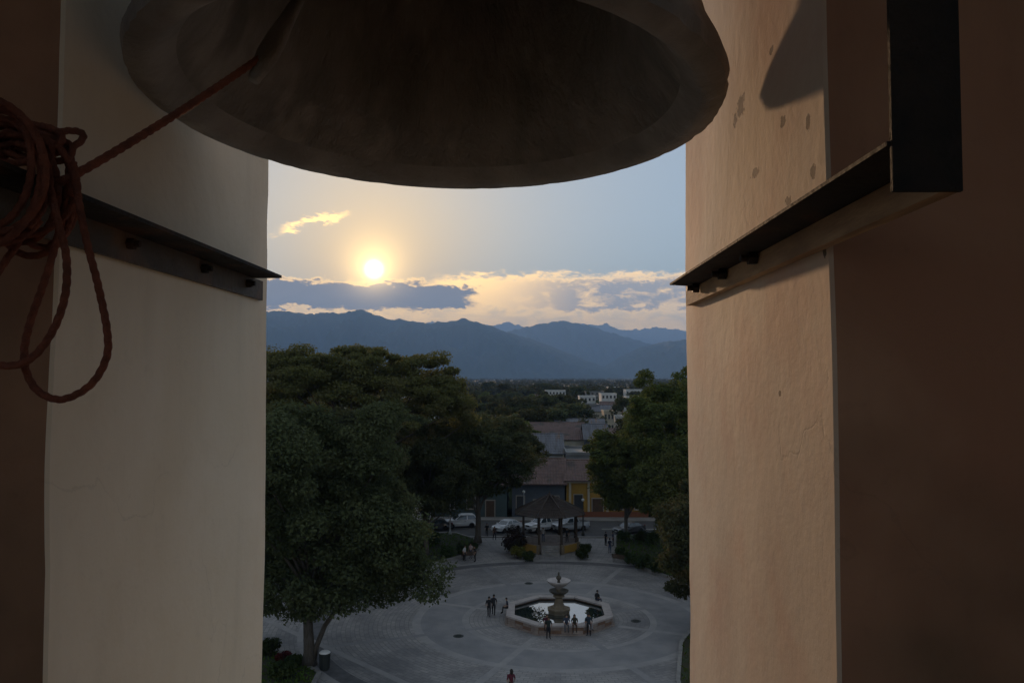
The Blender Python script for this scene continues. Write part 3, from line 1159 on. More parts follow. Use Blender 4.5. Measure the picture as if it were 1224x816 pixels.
V2 = lambda px, py: at_z(px, py)
b1, q1 = bed('planting_bed', [V2(240, 706), V2(430, 694), V2(518, 675), V2(560, 664), V2(573, 657), V2(568, 645), V2(545, 638), V2(300, 640), V2(200, 650)])
lawn(b1, q1, 9000, 11)
b2, q2 = bed('planting_bed', [V2(734, 641), V2(734, 662), V2(766, 680), V2(815, 697), V2(900, 712), V2(1000, 712), V2(960, 640)])
lawn(b2, q2, 9000, 12)
b3, q3 = bed('planting_bed', [V2(140, 742), V2(312, 772), V2(352, 789), V2(384, 806), V2(372, 830), V2(330, 900), V2(60, 900)])
lawn(b3, q3, 6000, 13)
b4, q4 = bed('planting_bed', [V2(838, 735), V2(812, 770), V2(808, 816), V2(830, 900), V2(1150, 900), V2(1080, 735)])
lawn(b4, q4, 4000, 14)
# pale walkway strip in front of the near bed
a_, b_ = V2(250, 712), V2(520, 836)
d_ = (b_ - a_).normalized()
n_ = Vector((-d_.y, d_.x, 0))
mb = MB()
mb.add([a_ - FOUNT, b_ - FOUNT, b_ + n_ * 0.55 - FOUNT, a_ + n_ * 0.55 - FOUNT], [(0, 1, 2, 3)])
o = mb.build('paving_band', M_PALEBAND, plaza)
o.location.z = 0.0125

# ------------------------------------------------------------------ fountain
M_FSTONE = mat('fountain_stone', (0.33, 0.27, 0.23), 0.8, (0.22, 0.17, 0.145), 1.6, bump=0.4, bscale=8)
M_FRIM = mat('fountain_rim_stone', (0.44, 0.39, 0.36), 0.75, (0.34, 0.30, 0.28), 1.5, bump=0.3, bscale=8)
M_FBRICK = mat('fountain_brick', (0.24, 0.145, 0.095), 0.85, (0.165, 0.10, 0.07), 2.0, bump=0.4, bscale=10)
M_OCHRE_ST = mat('ochre_stone', (0.20, 0.155, 0.10), 0.8, (0.14, 0.11, 0.075), 2.5, bump=0.3)
M_PALE_ST = mat('pale_carved_stone', (0.50, 0.45, 0.42), 0.75, (0.36, 0.32, 0.30), 2.5, bump=0.3)
M_DARK_ST = mat('damp_dark_stone', (0.09, 0.075, 0.055), 0.6, (0.055, 0.05, 0.035), 3, bump=0.3)
fo = thing('fountain', 'octagonal stone fountain with still water and a tiered pedestal in the middle of the plaza', 'fountain', (FOUNT.x, FOUNT.y, 0.017))
NO, ROT = 8, math.pi / 8
RO = 4.75


def octa(r, k):
    a = ROT + 2 * math.pi * k / NO
    return Vector((r * math.cos(a), r * math.sin(a), 0))


for k in range(8):                                       # eight wall panels, each of stone courses, and eight coping stones
    a, b = octa(RO - 0.14, k), octa(RO - 0.14, k + 1)
    ai, bi = octa(RO - 0.52, k), octa(RO - 0.52, k + 1)
    mb = MB()
    mb.add([(p.x, p.y, z) for z in (0.0, 0.62) for p in (a, b, bi, ai)], [(3, 2, 1, 0), (4, 5, 6, 7), (0, 1, 5, 4), (1, 2, 6, 5), (2, 3, 7, 6), (3, 0, 4, 7)])
    w = mb.build('basin_wall', M_FBRICK, fo)
    # recessed-looking proud blocks on the outer face
    for i in range(4):
        for j in range(2):
            t0, t1 = (i + 0.04) / 4, (i + 0.96) / 4
            p, q = a.lerp(b, t0), a.lerp(b, t1)
            nrm = ((a + b) / 2).normalized()
            z0, z1 = 0.07 + j * 0.275, 0.07 + j * 0.275 + 0.245
            mm = MB()
            oo = nrm * 0.03
            mm.add([(v_.x, v_.y, z) for z in (z0, z1) for v_ in (p, q, q + oo, p + oo)],
                   [(0, 1, 2, 3), (7, 6, 5, 4), (3, 2, 6, 7), (0, 3, 7, 4), (1, 5, 6, 2)])
            mm.build('stone_block', M_FSTONE if (i + j + k) % 3 else M_FBRICK, w)
    a, b = octa(RO + 0.02, k), octa(RO + 0.02, k + 1)
    ai, bi = octa(RO - 0.72, k), octa(RO - 0.72, k + 1)
    a2, b2_ = a.lerp(b, 0.006), a.lerp(b, 0.994)
    ai2, bi2 = ai.lerp(bi, 0.006), ai.lerp(bi, 0.994)
    mm = MB()
    mm.add([(p.x, p.y, z) for z in (0.622, 0.76) for p in (a2, b2_, bi2, ai2)], [(3, 2, 1, 0), (4, 5, 6, 7), (0, 1, 5, 4), (1, 2, 6, 5), (2, 3, 7, 6), (3, 0, 4, 7)])
    mm.build('coping_stone', M_FRIM, fo)
mb = MB()
mb.add([tuple(octa(RO + 0.14, k) + Vector((0, 0, z))) for z in (0.0, 0.07) for k in range(8)] , [tuple(range(8, 16))] + [(i, (i + 1) % 8, 8 + (i + 1) % 8, 8 + i) for i in range(8)])
mb.build('plinth_step', M_FSTONE, fo)
mb = MB()
mb.add([tuple(octa(RO - 0.53, k) + Vector((0, 0, 0.10))) for k in range(8)], [tuple(range(8))])
mb.build('basin_floor', M_DARK_ST, fo)
wm = bpy.data.materials.new('still_water')
wm.use_nodes = True
N = Nodes(wm.node_tree)
p = wm.node_tree.nodes['Principled BSDF']
p.inputs['Base Color'].default_value = (0.02, 0.03, 0.03, 1)
p.inputs['Roughness'].default_value = 0.015
p.inputs['IOR'].default_value = 3.2
p.inputs['Specular IOR Level'].default_value = 0.9
bn = N.new('ShaderNodeBump')
bn.inputs['Strength'].default_value = 0.03
tc = N.new('ShaderNodeTexCoord')
N.put(bn.inputs['Height'], N.noise(tc.outputs['Object'], 1.3, 2, 0.5))
N.l.new(bn.outputs[0], p.inputs['Normal'])
mb = MB()
mb.add([tuple(octa(RO - 0.525, k) + Vector((0, 0, 0.50))) for k in range(8)], [tuple(range(8))])
mb.build('water', wm, fo)
MB().lathe([(0.95, 0.11), (0.95, 0.72), (1.02, 0.76), (1.02, 0.88), (0.72, 0.92), (0.62, 1.0)], 8, rot=ROT).build('pedestal_base', M_OCHRE_ST, fo)
MB().lathe([(0.62, 1.0), (0.50, 1.08), (0.40, 1.25), (0.34, 1.5), (0.30, 1.72), (0.36, 1.80), (0.50, 1.86), (0.46, 1.95), (0.26, 2.05), (0.2, 2.3), (0.22, 2.5)], 24).build('column', M_OCHRE_ST, fo, True, R(40))
MB().lathe([(0.15, 2.02), (0.62, 2.12), (0.80, 2.26), (0.84, 2.36), (0.78, 2.37), (0.60, 2.26), (0.2, 2.16)], 32).build('lower_bowl', M_DARK_ST, fo, True, R(40))
MB().lathe([(0.22, 2.5), (0.30, 2.62), (0.62, 2.78), (0.92, 3.02), (1.02, 3.14), (1.02, 3.20), (0.92, 3.21), (0.60, 3.02), (0.2, 2.95), (0.0, 2.94)], 40).build('upper_bowl', M_PALE_ST, fo, True, R(40))
MB().lathe([(0.14, 2.94), (0.11, 3.2), (0.2, 3.3), (0.24, 3.42), (0.15, 3.56), (0.06, 3.64), (0.10, 3.72), (0.05, 3.86), (0.0, 3.9)], 20).build('finial', M_DARK_ST, fo, True, R(50))

# ------------------------------------------------------------------ bandstand (kiosk)
M_TILE = mat('old_clay_tile', (0.080, 0.060, 0.050), 0.85, (0.055, 0.044, 0.038), 1.4, 6, bump=0.4, bscale=10, col3=(0.075, 0.068, 0.058), scale3=0.5)
M_TILE_RED = mat('red_clay_tile', (0.19, 0.125, 0.108), 0.85, (0.125, 0.088, 0.078), 0.9, 6, bump=0.4, bscale=8, col3=(0.09, 0.08, 0.07), scale3=0.4)
M_OCHRE = mat('ochre_wall', (0.40, 0.235, 0.045), 0.85, (0.31, 0.18, 0.035), 0.7, 6, bump=0.2, bscale=6)
M_COLUMN = mat('dark_timber', (0.045, 0.034, 0.026), 0.7, (0.07, 0.05, 0.036), 3, bump=0.3)
KC = at_z(657, 655)
ki = thing('bandstand', 'octagonal open bandstand with clay tile roof, dark columns and ochre base panels', 'bandstand', (KC.x, KC.y, 0.017))
KR = 3.55


def okt(r, k, z):
    a = ROT + 2 * math.pi * k / 8
    return Vector((r * math.cos(a), r * math.sin(a), z))


mb = MB()
mb.add([okt(KR - 0.1, k, z) for z in (0.0, 0.98) for k in range(8)], [tuple(range(8, 16))] + [(i, (i + 1) % 8, 8 + (i + 1) % 8, 8 + i) for i in range(8)])
mb.build('base', M_FSTONE, ki)
for k in range(8):
    if k == 5:
        continue
    a, b = okt(KR, k, 0), okt(KR, k + 1, 0)
    a, b = a.lerp(b, 0.07), a.lerp(b, 0.93)
    nrm = ((a + b) / 2).normalized() * 0.06
    mm = MB()
    q = [a, b, b - nrm * 3, a - nrm * 3]
    mm.add([(v_.x, v_.y, z) for z in (0.06, 0.90) for v_ in q], [(0, 1, 5, 4), (4, 5, 6, 7), (0, 4, 7, 3), (1, 2, 6, 5)])
    mm.build('base_panel', M_OCHRE, ki)
for k in range(8):
    p_ = okt(KR - 0.18, k, 0)
    mm = MB()
    mm.lathe([(0.19, 0.98), (0.19, 1.2), (0.14, 1.24), (0.12, 3.95), (0.19, 4.1), (0.19, 4.2)], 10, c=(p_.x, p_.y, 0))
    mm.build('column', M_COLUMN, ki, True, R(40))
    mm = MB()
    mm.lathe([(0.26, 0.0), (0.26, 1.02), (0.2, 1.06)], 4, c=(okt(KR + 0.02, k, 0).x, okt(KR + 0.02, k, 0).y, 0), rot=ROT + k * math.pi / 4 + math.pi / 4)
    mm.build('corner_pier', M_OCHRE_ST, ki)
    if k != 5:                                           # railing between the columns
        a, b = okt(KR - 0.18, k, 0), okt(KR - 0.18, k + 1, 0)
        mm = MB()
        mm.tube([a + Vector((0, 0, 1.85)), b + Vector((0, 0, 1.85))], 0.035, 6)
        rl = mm.build('railing', M_COLUMN, ki)
        for i in range(1, 12):
            c = a.lerp(b, i / 12)
            MB().tube([c + Vector((0, 0, 0.98)), c + Vector((0, 0, 1.85))], 0.014, 5).build('baluster', M_COLUMN, rl)
for j in range(5):                                       # steps up on the fountain side
    m_ = (okt(KR, 5, 0) + okt(KR, 6, 0)) / 2
    d_ = m_.normalized()
    t_ = Vector((-d_.y, d_.x, 0))
    c = m_ + d_ * (0.30 * (4 - j) * 0.8 - 0.02)
    MB().box((c.x, c.y, 0.098 * (j + 1)), (2.0, 0.27, 0.196 * (j + 1)), rz=math.atan2(t_.y, t_.x)).build('step', M_KERB, ki)
mb = MB()
for k in range(8):
    a, b = okt(KR - 0.10, k, 4.2), okt(KR - 0.10, k + 1, 4.2)
    ai, bi = okt(KR - 0.30, k, 4.2), okt(KR - 0.30, k + 1, 4.2)
    z = Vector((0, 0, 0.22))
    mb.add([a, b, bi, ai, a + z, b + z, bi + z, ai + z], [(3, 2, 1, 0), (0, 1, 5, 4), (2, 3, 7, 6)])
mb.build('ring_beam', M_COLUMN, ki)
roof_k = None
EA, TOPZ = KR + 0.85, 6.35
for k in range(8):                                       # eight roof faces, tiles as ribs running up the slope
    a, b = okt(EA, k, 4.22), okt(EA, k + 1, 4.22)
    ap = Vector((0, 0, TOPZ))
    mm = MB()
    nrm = (b - a).cross(ap - a).normalized()
    cols, rows = 13, 9
    for i in range(cols):
        for j in range(rows):
            t0, t1 = j / rows, (j + 1) / rows
            u0, u1 = i / cols, (i + 1) / cols
            um = (u0 + u1) / 2

            def pt(u, t, h):
                e0, e1 = a.lerp(ap, t * 0.97), b.lerp(ap, t * 0.97)
                return e0.lerp(e1, u) + nrm * h
            mm.add([pt(u0, t0, 0.05), pt(um, t0, 0.12), pt(u1, t0, 0.05), pt(u1, t1, 0.0), pt(um, t1, 0.06), pt(u0, t1, 0.0)],
                   [(0, 1, 4, 5), (1, 2, 3, 4)])
    mm.add([a, b, ap], [(2, 1, 0)])
    rf = mm.build('roof_face', M_TILE, ki)
    MB().tube([a + nrm * 0.06, ap + Vector((0, 0, 0.02))], 0.11, 6).build('hip_tile_row', M_TILE, ki, True)
MB().lathe([(0.26, 6.2), (0.30, 6.36), (0.12, 6.46), (0.08, 6.6), (0.12, 6.66), (0.0, 6.8)], 12).build('roof_finial', M_TILE, ki, True)

# ------------------------------------------------------------------ trees
def build_tree(name, label, cat, height, clear, rx, ry, n_clump, per, leaf, lm, bark, seed, shape='round', trunk_r=0.35, forks=5,
               clump_r=1.3, flat=0.7, group=None, hollow=0.35, lean=(0, 0), multi=1, lobes=0.5):
    rng = np.random.default_rng(seed)
    root = thing(name, label, cat, group=group)
    cz = (height + clear) / 2
    rz = (height - clear) / 2
    C = []
    guard = 0
    while len(C) < n_clump and guard < 200000:
        guard += 1
        u = rng.uniform(-1, 1, 3)
        q = np.linalg.norm(u)
        if shape == 'umbrella':
            rr = math.hypot(u[0], u[1])
            if rr > 1:
                continue
            z = clear + (height - clear) * (0.42 + 0.58 * math.sqrt(max(0.0, 1 - rr * rr))) - abs(rng.normal(0, 0.16)) * (height - clear)
            lob = 1 + 0.18 * mnoise.noise(Vector((u[0] * 2.2 + seed, u[1] * 2.2, 0)))
            p = np.array([u[0] * rx, u[1] * ry, min(z * lob, height)])
        else:
            lob = 0.84 + lobes * mnoise.noise(Vector((u[0] / q * 1.7 + seed, u[1] / q * 1.7, u[2] / q * 1.7)))
            if q > lob or q < hollow * lob:
                continue
            if shape == 'round' and u[2] < -0.72:
                continue
            p = np.array([u[0] * rx, u[1] * ry, cz + u[2] * rz])
        if C and min(np.linalg.norm(p - c) for c in C) < clump_r * 0.45:
            if rng.uniform() < 0.8:
                continue
        C.append(p)
    pts, nor = [], []
    for c in C:
        k = int(per * rng.uniform(0.6, 1.4))
        cr = clump_r * rng.uniform(0.65, 1.25)
        d = rng.normal(0, 1, (k, 3))
        d /= np.linalg.norm(d, axis=1, keepdims=True)
        rad = cr * rng.uniform(0.25, 1.0, (k, 1)) ** 0.6
        o = d * rad
        o[:, 2] *= flat
        o += rng.normal(0, 0.08 * cr, (k, 3))
        pts.append(c + o)
        nn = d * 0.6
        nn[:, 2] += 0.75
        nor.append(nn)
    pts = np.concatenate(pts)
    nor = np.concatenate(nor)
    pts[:, 2] = np.maximum(pts[:, 2], 0.25)
    pts[:, 0] += lean[0] * pts[:, 2]
    pts[:, 1] += lean[1] * pts[:, 2]
    crown = add_obj('crown', foliage_mesh('crown', pts, nor, leaf, rng), root, lm)
    # trunk and limbs
    mb = MB()
    for q in range(multi):
        off = Vector((0, 0, 0)) if q == 0 else Vector((0.3 * math.cos(q * 2.4), 0.3 * math.sin(q * 2.4), 0))
        tz = clear + (cz - clear) * (0.55 if shape != 'umbrella' else 0.5)
        tops = Vector((lean[0] * tz, lean[1] * tz, tz)) + off * (5 if q else 1)
        path, rad = [], []
        for i in range(9):
            t = i / 8
            p = off.lerp(tops, t) + Vector((0.12 * math.sin(t * 5 + seed + q), 0.12 * math.cos(t * 4 + seed), 0)) * t * (1 - t) * 4 * trunk_r * 2
            path.append(p)
            r_ = trunk_r * (1 - 0.5 * t) * (1 if q == 0 else 0.55)
            if i == 0:
                r_ *= 1.45
            rad.append(r_)
        mb.tube(path, rad, 10)
    trunk = mb.build('trunk', bark, root, True)
    order = sorted(range(len(C)), key=lambda i: -np.linalg.norm(C[i][:2]))
    sel = [C[i] for i in order[:: max(1, len(order) // (forks * 4))]][: forks * 4]
    for i, c in enumerate(sel):
        t = 0.45 + 0.55 * (i % forks) / forks
        s = path[0].lerp(tops, t)
        e = Vector(c) + Vector((lean[0] * c[2], lean[1] * c[2], 0))
        mid = s.lerp(e, 0.5) + Vector((0, 0, 0.10 * (e - s).length if shape != 'umbrella' else -0.02 * (e - s).length))
        pth = spline([s, mid, e], 5)
        r0 = trunk_r * 0.42 * (1.25 - t * 0.6)
        b_ = MB()
        b_.tube(pth, [r0 * (1 - 0.85 * k / (len(pth) - 1)) for k in range(len(pth))], 6)
        b_.build('limb', bark, root, True)
    return root


def place(o, p, rz=0.0, s=1.0):
    o.location = (p[0], p[1], p[2] if len(p) > 2 else 0.0)
    o.rotation_euler = (0, 0, rz)
    o.scale = (s, s, s) if isinstance(s, (int, float)) else s
    return o


# the near dark tree left of the fountain, two stems from one foot
t_near = build_tree('broad_evergreen_tree', 'huge dark evergreen tree with a leaning second stem, beside the litter bin', 'tree', 18.0, 2.3, 7.9, 7.8, 290, 620, 0.125,
                    M_LEAF_DARK, M_BARK, 21, trunk_r=0.42, clump_r=1.3, forks=6, hollow=0.35, lobes=0.75)
pn = at_z(369, 797)
place(t_near, (pn.x, pn.y, 0.2), 0.4)
mb = MB()
mb.tube([(0.25, 0.05, 0.1), (0.6, -0.1, 1.4), (1.2, -0.3, 2.8), (2.2, -0.6, 4.2), (3.4, -0.9, 5.4)], [0.24, 0.19, 0.17, 0.14, 0.10], 8)
o = mb.build('second_stem', M_BARK, t_near, True)
o.rotation_euler.z = -0.4
# wide rain tree standing over the others
t_rain = build_tree('rain_tree', 'tall spreading tree with a flat feathery crown, above the dark evergreens', 'tree', 23.2, 12.4, 13.2, 10.5, 300, 460, 0.145,
                    M_LEAF_RAIN, M_BARK, 33, shape='umbrella', trunk_r=0.6, clump_r=1.5, flat=0.42, forks=7)
pr = at_d(424, 560, 92)
place(t_rain, (pr.x, pr.y, 0.2), 0.0)
# dark tree on the corner of the far bed, its trunk in front of the white car
t_mid = build_tree('corner_tree', 'dark round tree with a straight trunk on the path to the street', 'tree', 16.2, 4.2, 8.2, 6.6, 190, 460, 0.145,
                   M_LEAF_DARK, M_BARK, 45, trunk_r=0.40, clump_r=1.25, hollow=0.35)
pm = at_z(571, 650)
place(t_mid, (pm.x, pm.y, 0.2), 0.9)
# leafy trees behind and between on the left
t_l2 = build_tree('broadleaf_tree', 'greyish green tree filling the gap between the huge evergreen and the flat crowned tree', 'tree', 17.5, 3.6, 8.4, 6.5, 170, 460, 0.15,
                  M_LEAF_DARK, M_BARK, 52, trunk_r=0.4, clump_r=1.35)
pl2 = at_d(400, 600, 80)
place(t_l2, (pl2.x, pl2.y, 0.2), 2.0)
t_l3 = copy_tree(t_mid)
tag(t_l3, 'dark tree at the back of the bed, beside the pale lamp post', 'tree')
pl3 = at_d(478, 600, 101)
place(t_l3, (pl3.x, 98.5, 0.0), 2.6, (1.0, 1.0, 0.93))
t_l5 = copy_tree(t_l2)
tag(t_l5, 'bushy dark tree on the lawn bed between the huge evergreen and the corner tree', 'tree')
pl5 = at_d(510, 600, 91)
place(t_l5, (pl5.x, pl5.y, 0.2), 5.2, (0.78, 0.78, 0.86))
t_l4 = copy_tree(t_l2)
tag(t_l4, 'tall tree deep in the bed, mostly behind the shaded pillar edge', 'tree')
pl4 = at_d(322, 600, 96)
place(t_l4, (pl4.x, pl4.y, 0.2), 4.1, (1.0, 1.0, 1.04))
# right hand trees
t_r1 = build_tree('tall_green_tree', 'tall green tree rising highest beside the sunlit pillar', 'tree', 22.8, 5.0, 8.6, 6.8, 220, 420, 0.15,
                  M_LEAF_MID, M_PALEBARK, 61, trunk_r=0.45, clump_r=1.25, hollow=0.25, flat=0.6, lobes=0.3)
pr1 = at_d(808, 600, 97)
place(t_r1, (pr1.x, pr1.y, 0.2), 0.5)
t_r2 = build_tree('low_green_tree', 'bright green spreading tree in front of the ochre house', 'tree', 15.2, 2.4, 7.0, 5.0, 200, 400, 0.15,
                  M_LEAF_MID, M_PALEBARK, 73, trunk_r=0.3, clump_r=1.15, flat=0.6, hollow=0.2)
pr2 = at_d(748, 600, 101)
place(t_r2, (pr2.x, 100.4, 0.0), 1.0)
t_r3 = build_tree('drooping_tree', 'dark leafy tree with drooping branches over the plaza beside the sunlit pillar', 'tree', 12.2, 0.9, 5.4, 5.4, 140, 480, 0.125,
                  M_LEAF_DARK, M_PALEBARK, 82, trunk_r=0.28, clump_r=1.05, hollow=0.3)
pr3 = at_d(855, 700, 66)
place(t_r3, (pr3.x, pr3.y, 0.2), 0.0)
t_r4 = build_tree('broadleaf_tree', 'mixed green tree between the drooping tree and the tall green tree', 'tree', 13.0, 1.6, 5.2, 5.2, 130, 440, 0.14,
                  M_LEAF_MID, M_BARK, 91, trunk_r=0.3, clump_r=1.15)
pr4 = at_d(842, 640, 82)
place(t_r4, (pr4.x, pr4.y, 0.2), 0.0)


# a row of trees in the yards behind the street houses
for i, (px, y_, s_) in enumerate([(290, 131, 1.0), (345, 128, 0.95), (392, 133, 1.05), (440, 129, 0.92), (486, 131, 0.98), (530, 128, 0.9), (572, 131, 0.86), (606, 133, 0.8), (240, 130, 1.0)]):
    o = copy_tree(t_mid if i % 2 else t_l2)
    tag(o, 'dark tree in the yards behind the houses along the street', 'tree', 'trees in the yards behind the street houses')
    q = at_d(px, 500, y_)
    place(o, (q.x, y_, 0.0), i * 1.3, (s_, s_, s_ * 0.98))


o = copy_tree(t_r4)
tag(o, 'dense green tree filling the gap between the drooping tree and the bright spreading tree', 'tree')
q = at_d(806, 600, 90)
place(o, (q.x, q.y, 0.2), 2.2, (1.05, 1.05, 1.1))


# shrubs
def build_shrub(name, label, h, r, n, seed, lm, group=None):
    rng = np.random.default_rng(seed)
    root = thing(name, label, 'shrub', group=group)
    C = rng.uniform(-1, 1, (14, 3))
    pts, nor = [], []
    for c in C:
        q = np.linalg.norm(c)
        if q > 1:
            c = c / q
        k = n // 14
        d = rng.normal(0, 1, (k, 3))
        d /= np.linalg.norm(d, axis=1, keepdims=True)
        pts.append(np.array([c[0] * r * 0.65, c[1] * r * 0.65, h * (0.52 + 0.3 * c[2])]) + d * (0.42 * r) * rng.uniform(0.4, 1, (k, 1)))
        nor.append(d + np.array([0, 0, 0.5]))
    pts = np.concatenate(pts)
    pts[:, 2] = np.maximum(pts[:, 2], 0.06)
    add_obj('foliage', foliage_mesh('foliage', pts, np.concatenate(nor), 0.11, rng), root, lm)
    for k in range(5):
        a = k * 1.26 + seed
        MB().tube([(0.08 * math.cos(a), 0.08 * math.sin(a), 0), (0.35 * r * math.cos(a), 0.35 * r * math.sin(a), h * 0.6)], [0.035, 0.012], 5).build('stem', M_BARK, root)
    return root


M_LEAF_PURPLE = leaf_mat('dusky_purple_leaves', (0.045, 0.030, 0.030), (0.06, 0.045, 0.032), (0.05, 0.06, 0.025))
M_LEAF_YEL = leaf_mat('yellow_green_leaves', (0.11, 0.115, 0.020), (0.15, 0.145, 0.030), (0.09, 0.10, 0.02))
M_LEAF_RED = leaf_mat('red_flowers', (0.11, 0.022, 0.018), (0.15, 0.04, 0.03), (0.05, 0.05, 0.022))
s = build_shrub('shrub', 'dusky dark shrub growing at the side of the bandstand', 3.3, 1.9, 3600, 5, M_LEAF_PURPLE)
place(s, tuple(at_z(612, 660)))
s = build_shrub('shrub', 'low yellowish shrub at the foot of the dusky shrub', 1.5, 1.0, 1500, 6, M_LEAF_YEL)
place(s, tuple(at_z(619, 667)))
for i, (px, py, h, r) in enumerate([(632, 670, 1.2, 0.9), (696, 668, 1.3, 0.9), (700, 660, 1.1, 0.8)]):
    s = build_shrub('shrub', 'low dark shrub against the ochre base of the bandstand', h, r, 1200, 80 + i, M_HEDGE, 'shrubs round the base of the bandstand')
    place(s, tuple(at_z(px, py)))
for i, (px, py, h, r) in enumerate([(535, 668, 1.5, 1.1), (552, 664, 1.2, 0.8), (518, 652, 1.4, 1.2), (500, 662, 1.7, 1.3), (566, 659, 1.0, 0.6)]):
    s = build_shrub('shrub', 'dark clipped shrub on the lawn before the parked white car', h, r, 1300, 20 + i, M_HEDGE, 'shrubs on the lawn before the parked white car')
    q = at_z(px, py)
    place(s, (q.x, q.y, 0.2))
for i, (px, py, h, r) in enumerate([(742, 668, 1.1, 0.8), (752, 676, 1.2, 0.9), (768, 682, 1.5, 1.1), (785, 686, 1.4, 1.0), (745, 648, 1.3, 0.9), (780, 652, 1.6, 1.2), (765, 648, 1.4, 1.2)]):
    s = build_shrub('shrub', 'dark low shrub edging the bright lawn below the dark car', h, r, 1300, 40 + i, M_HEDGE, 'shrubs edging the lawn below the dark car')
    q = at_z(px, py)
    place(s, (q.x, q.y, 0.2))
for i, (px, py, h, r) in enumerate([(338, 792, 0.6, 0.6), (350, 800, 0.8, 0.7), (322, 785, 1.0, 1.0), (335, 812, 1.0, 1.1)]):
    s = build_shrub('flowering_shrub', 'red flowering shrub in the bed under the huge evergreen tree' if i < 1 else 'low green shrub in the bed under the huge evergreen tree',
                    h, r, 1300, 60 + i, M_LEAF_RED if i < 1 else M_HEDGE, None if i < 1 else 'green shrubs under the huge evergreen tree')
    q = at_z(px, py)
    place(s, (q.x, q.y, 0.2))

# ------------------------------------------------------------------ houses
M_WIN = mat('dark_window', (0.03, 0.035, 0.04), 0.25, spec=0.6)
M_FRAME = mat('window_frame', (0.30, 0.27, 0.23), 0.7)
M_DOOR = mat('timber_door', (0.09, 0.055, 0.035), 0.7, (0.06, 0.04, 0.028), 3)
M_ZINC = mat('zinc_sheet', (0.17, 0.175, 0.195), 0.65, (0.11, 0.11, 0.118), 0.5, metal=0.1, stretch=(4, 0.4, 1), col3=(0.20, 0.13, 0.09), scale3=0.25)
M_WHITE = mat('white_render', (0.62, 0.61, 0.58), 0.85, (0.50, 0.49, 0.46), 0.4, 5)
M_PINK = mat('pink_render', (0.50, 0.33, 0.25), 0.85, (0.42, 0.28, 0.22), 0.4, 5)
M_GREYBLUE = mat('blue_grey_render', (0.085, 0.098, 0.115), 0.85, (0.065, 0.075, 0.088), 0.5, 5)
M_TEAL = mat('teal_render', (0.07, 0.10, 0.10), 0.85, (0.055, 0.08, 0.082), 0.5, 5)
M_CREAM = mat('cream_render', (0.48, 0.42, 0.31), 0.85, (0.38, 0.33, 0.25), 0.5, 5)
M_SLAB = mat('concrete_slab', (0.24, 0.24, 0.235), 0.9, (0.17, 0.17, 0.165), 0.3, 5)


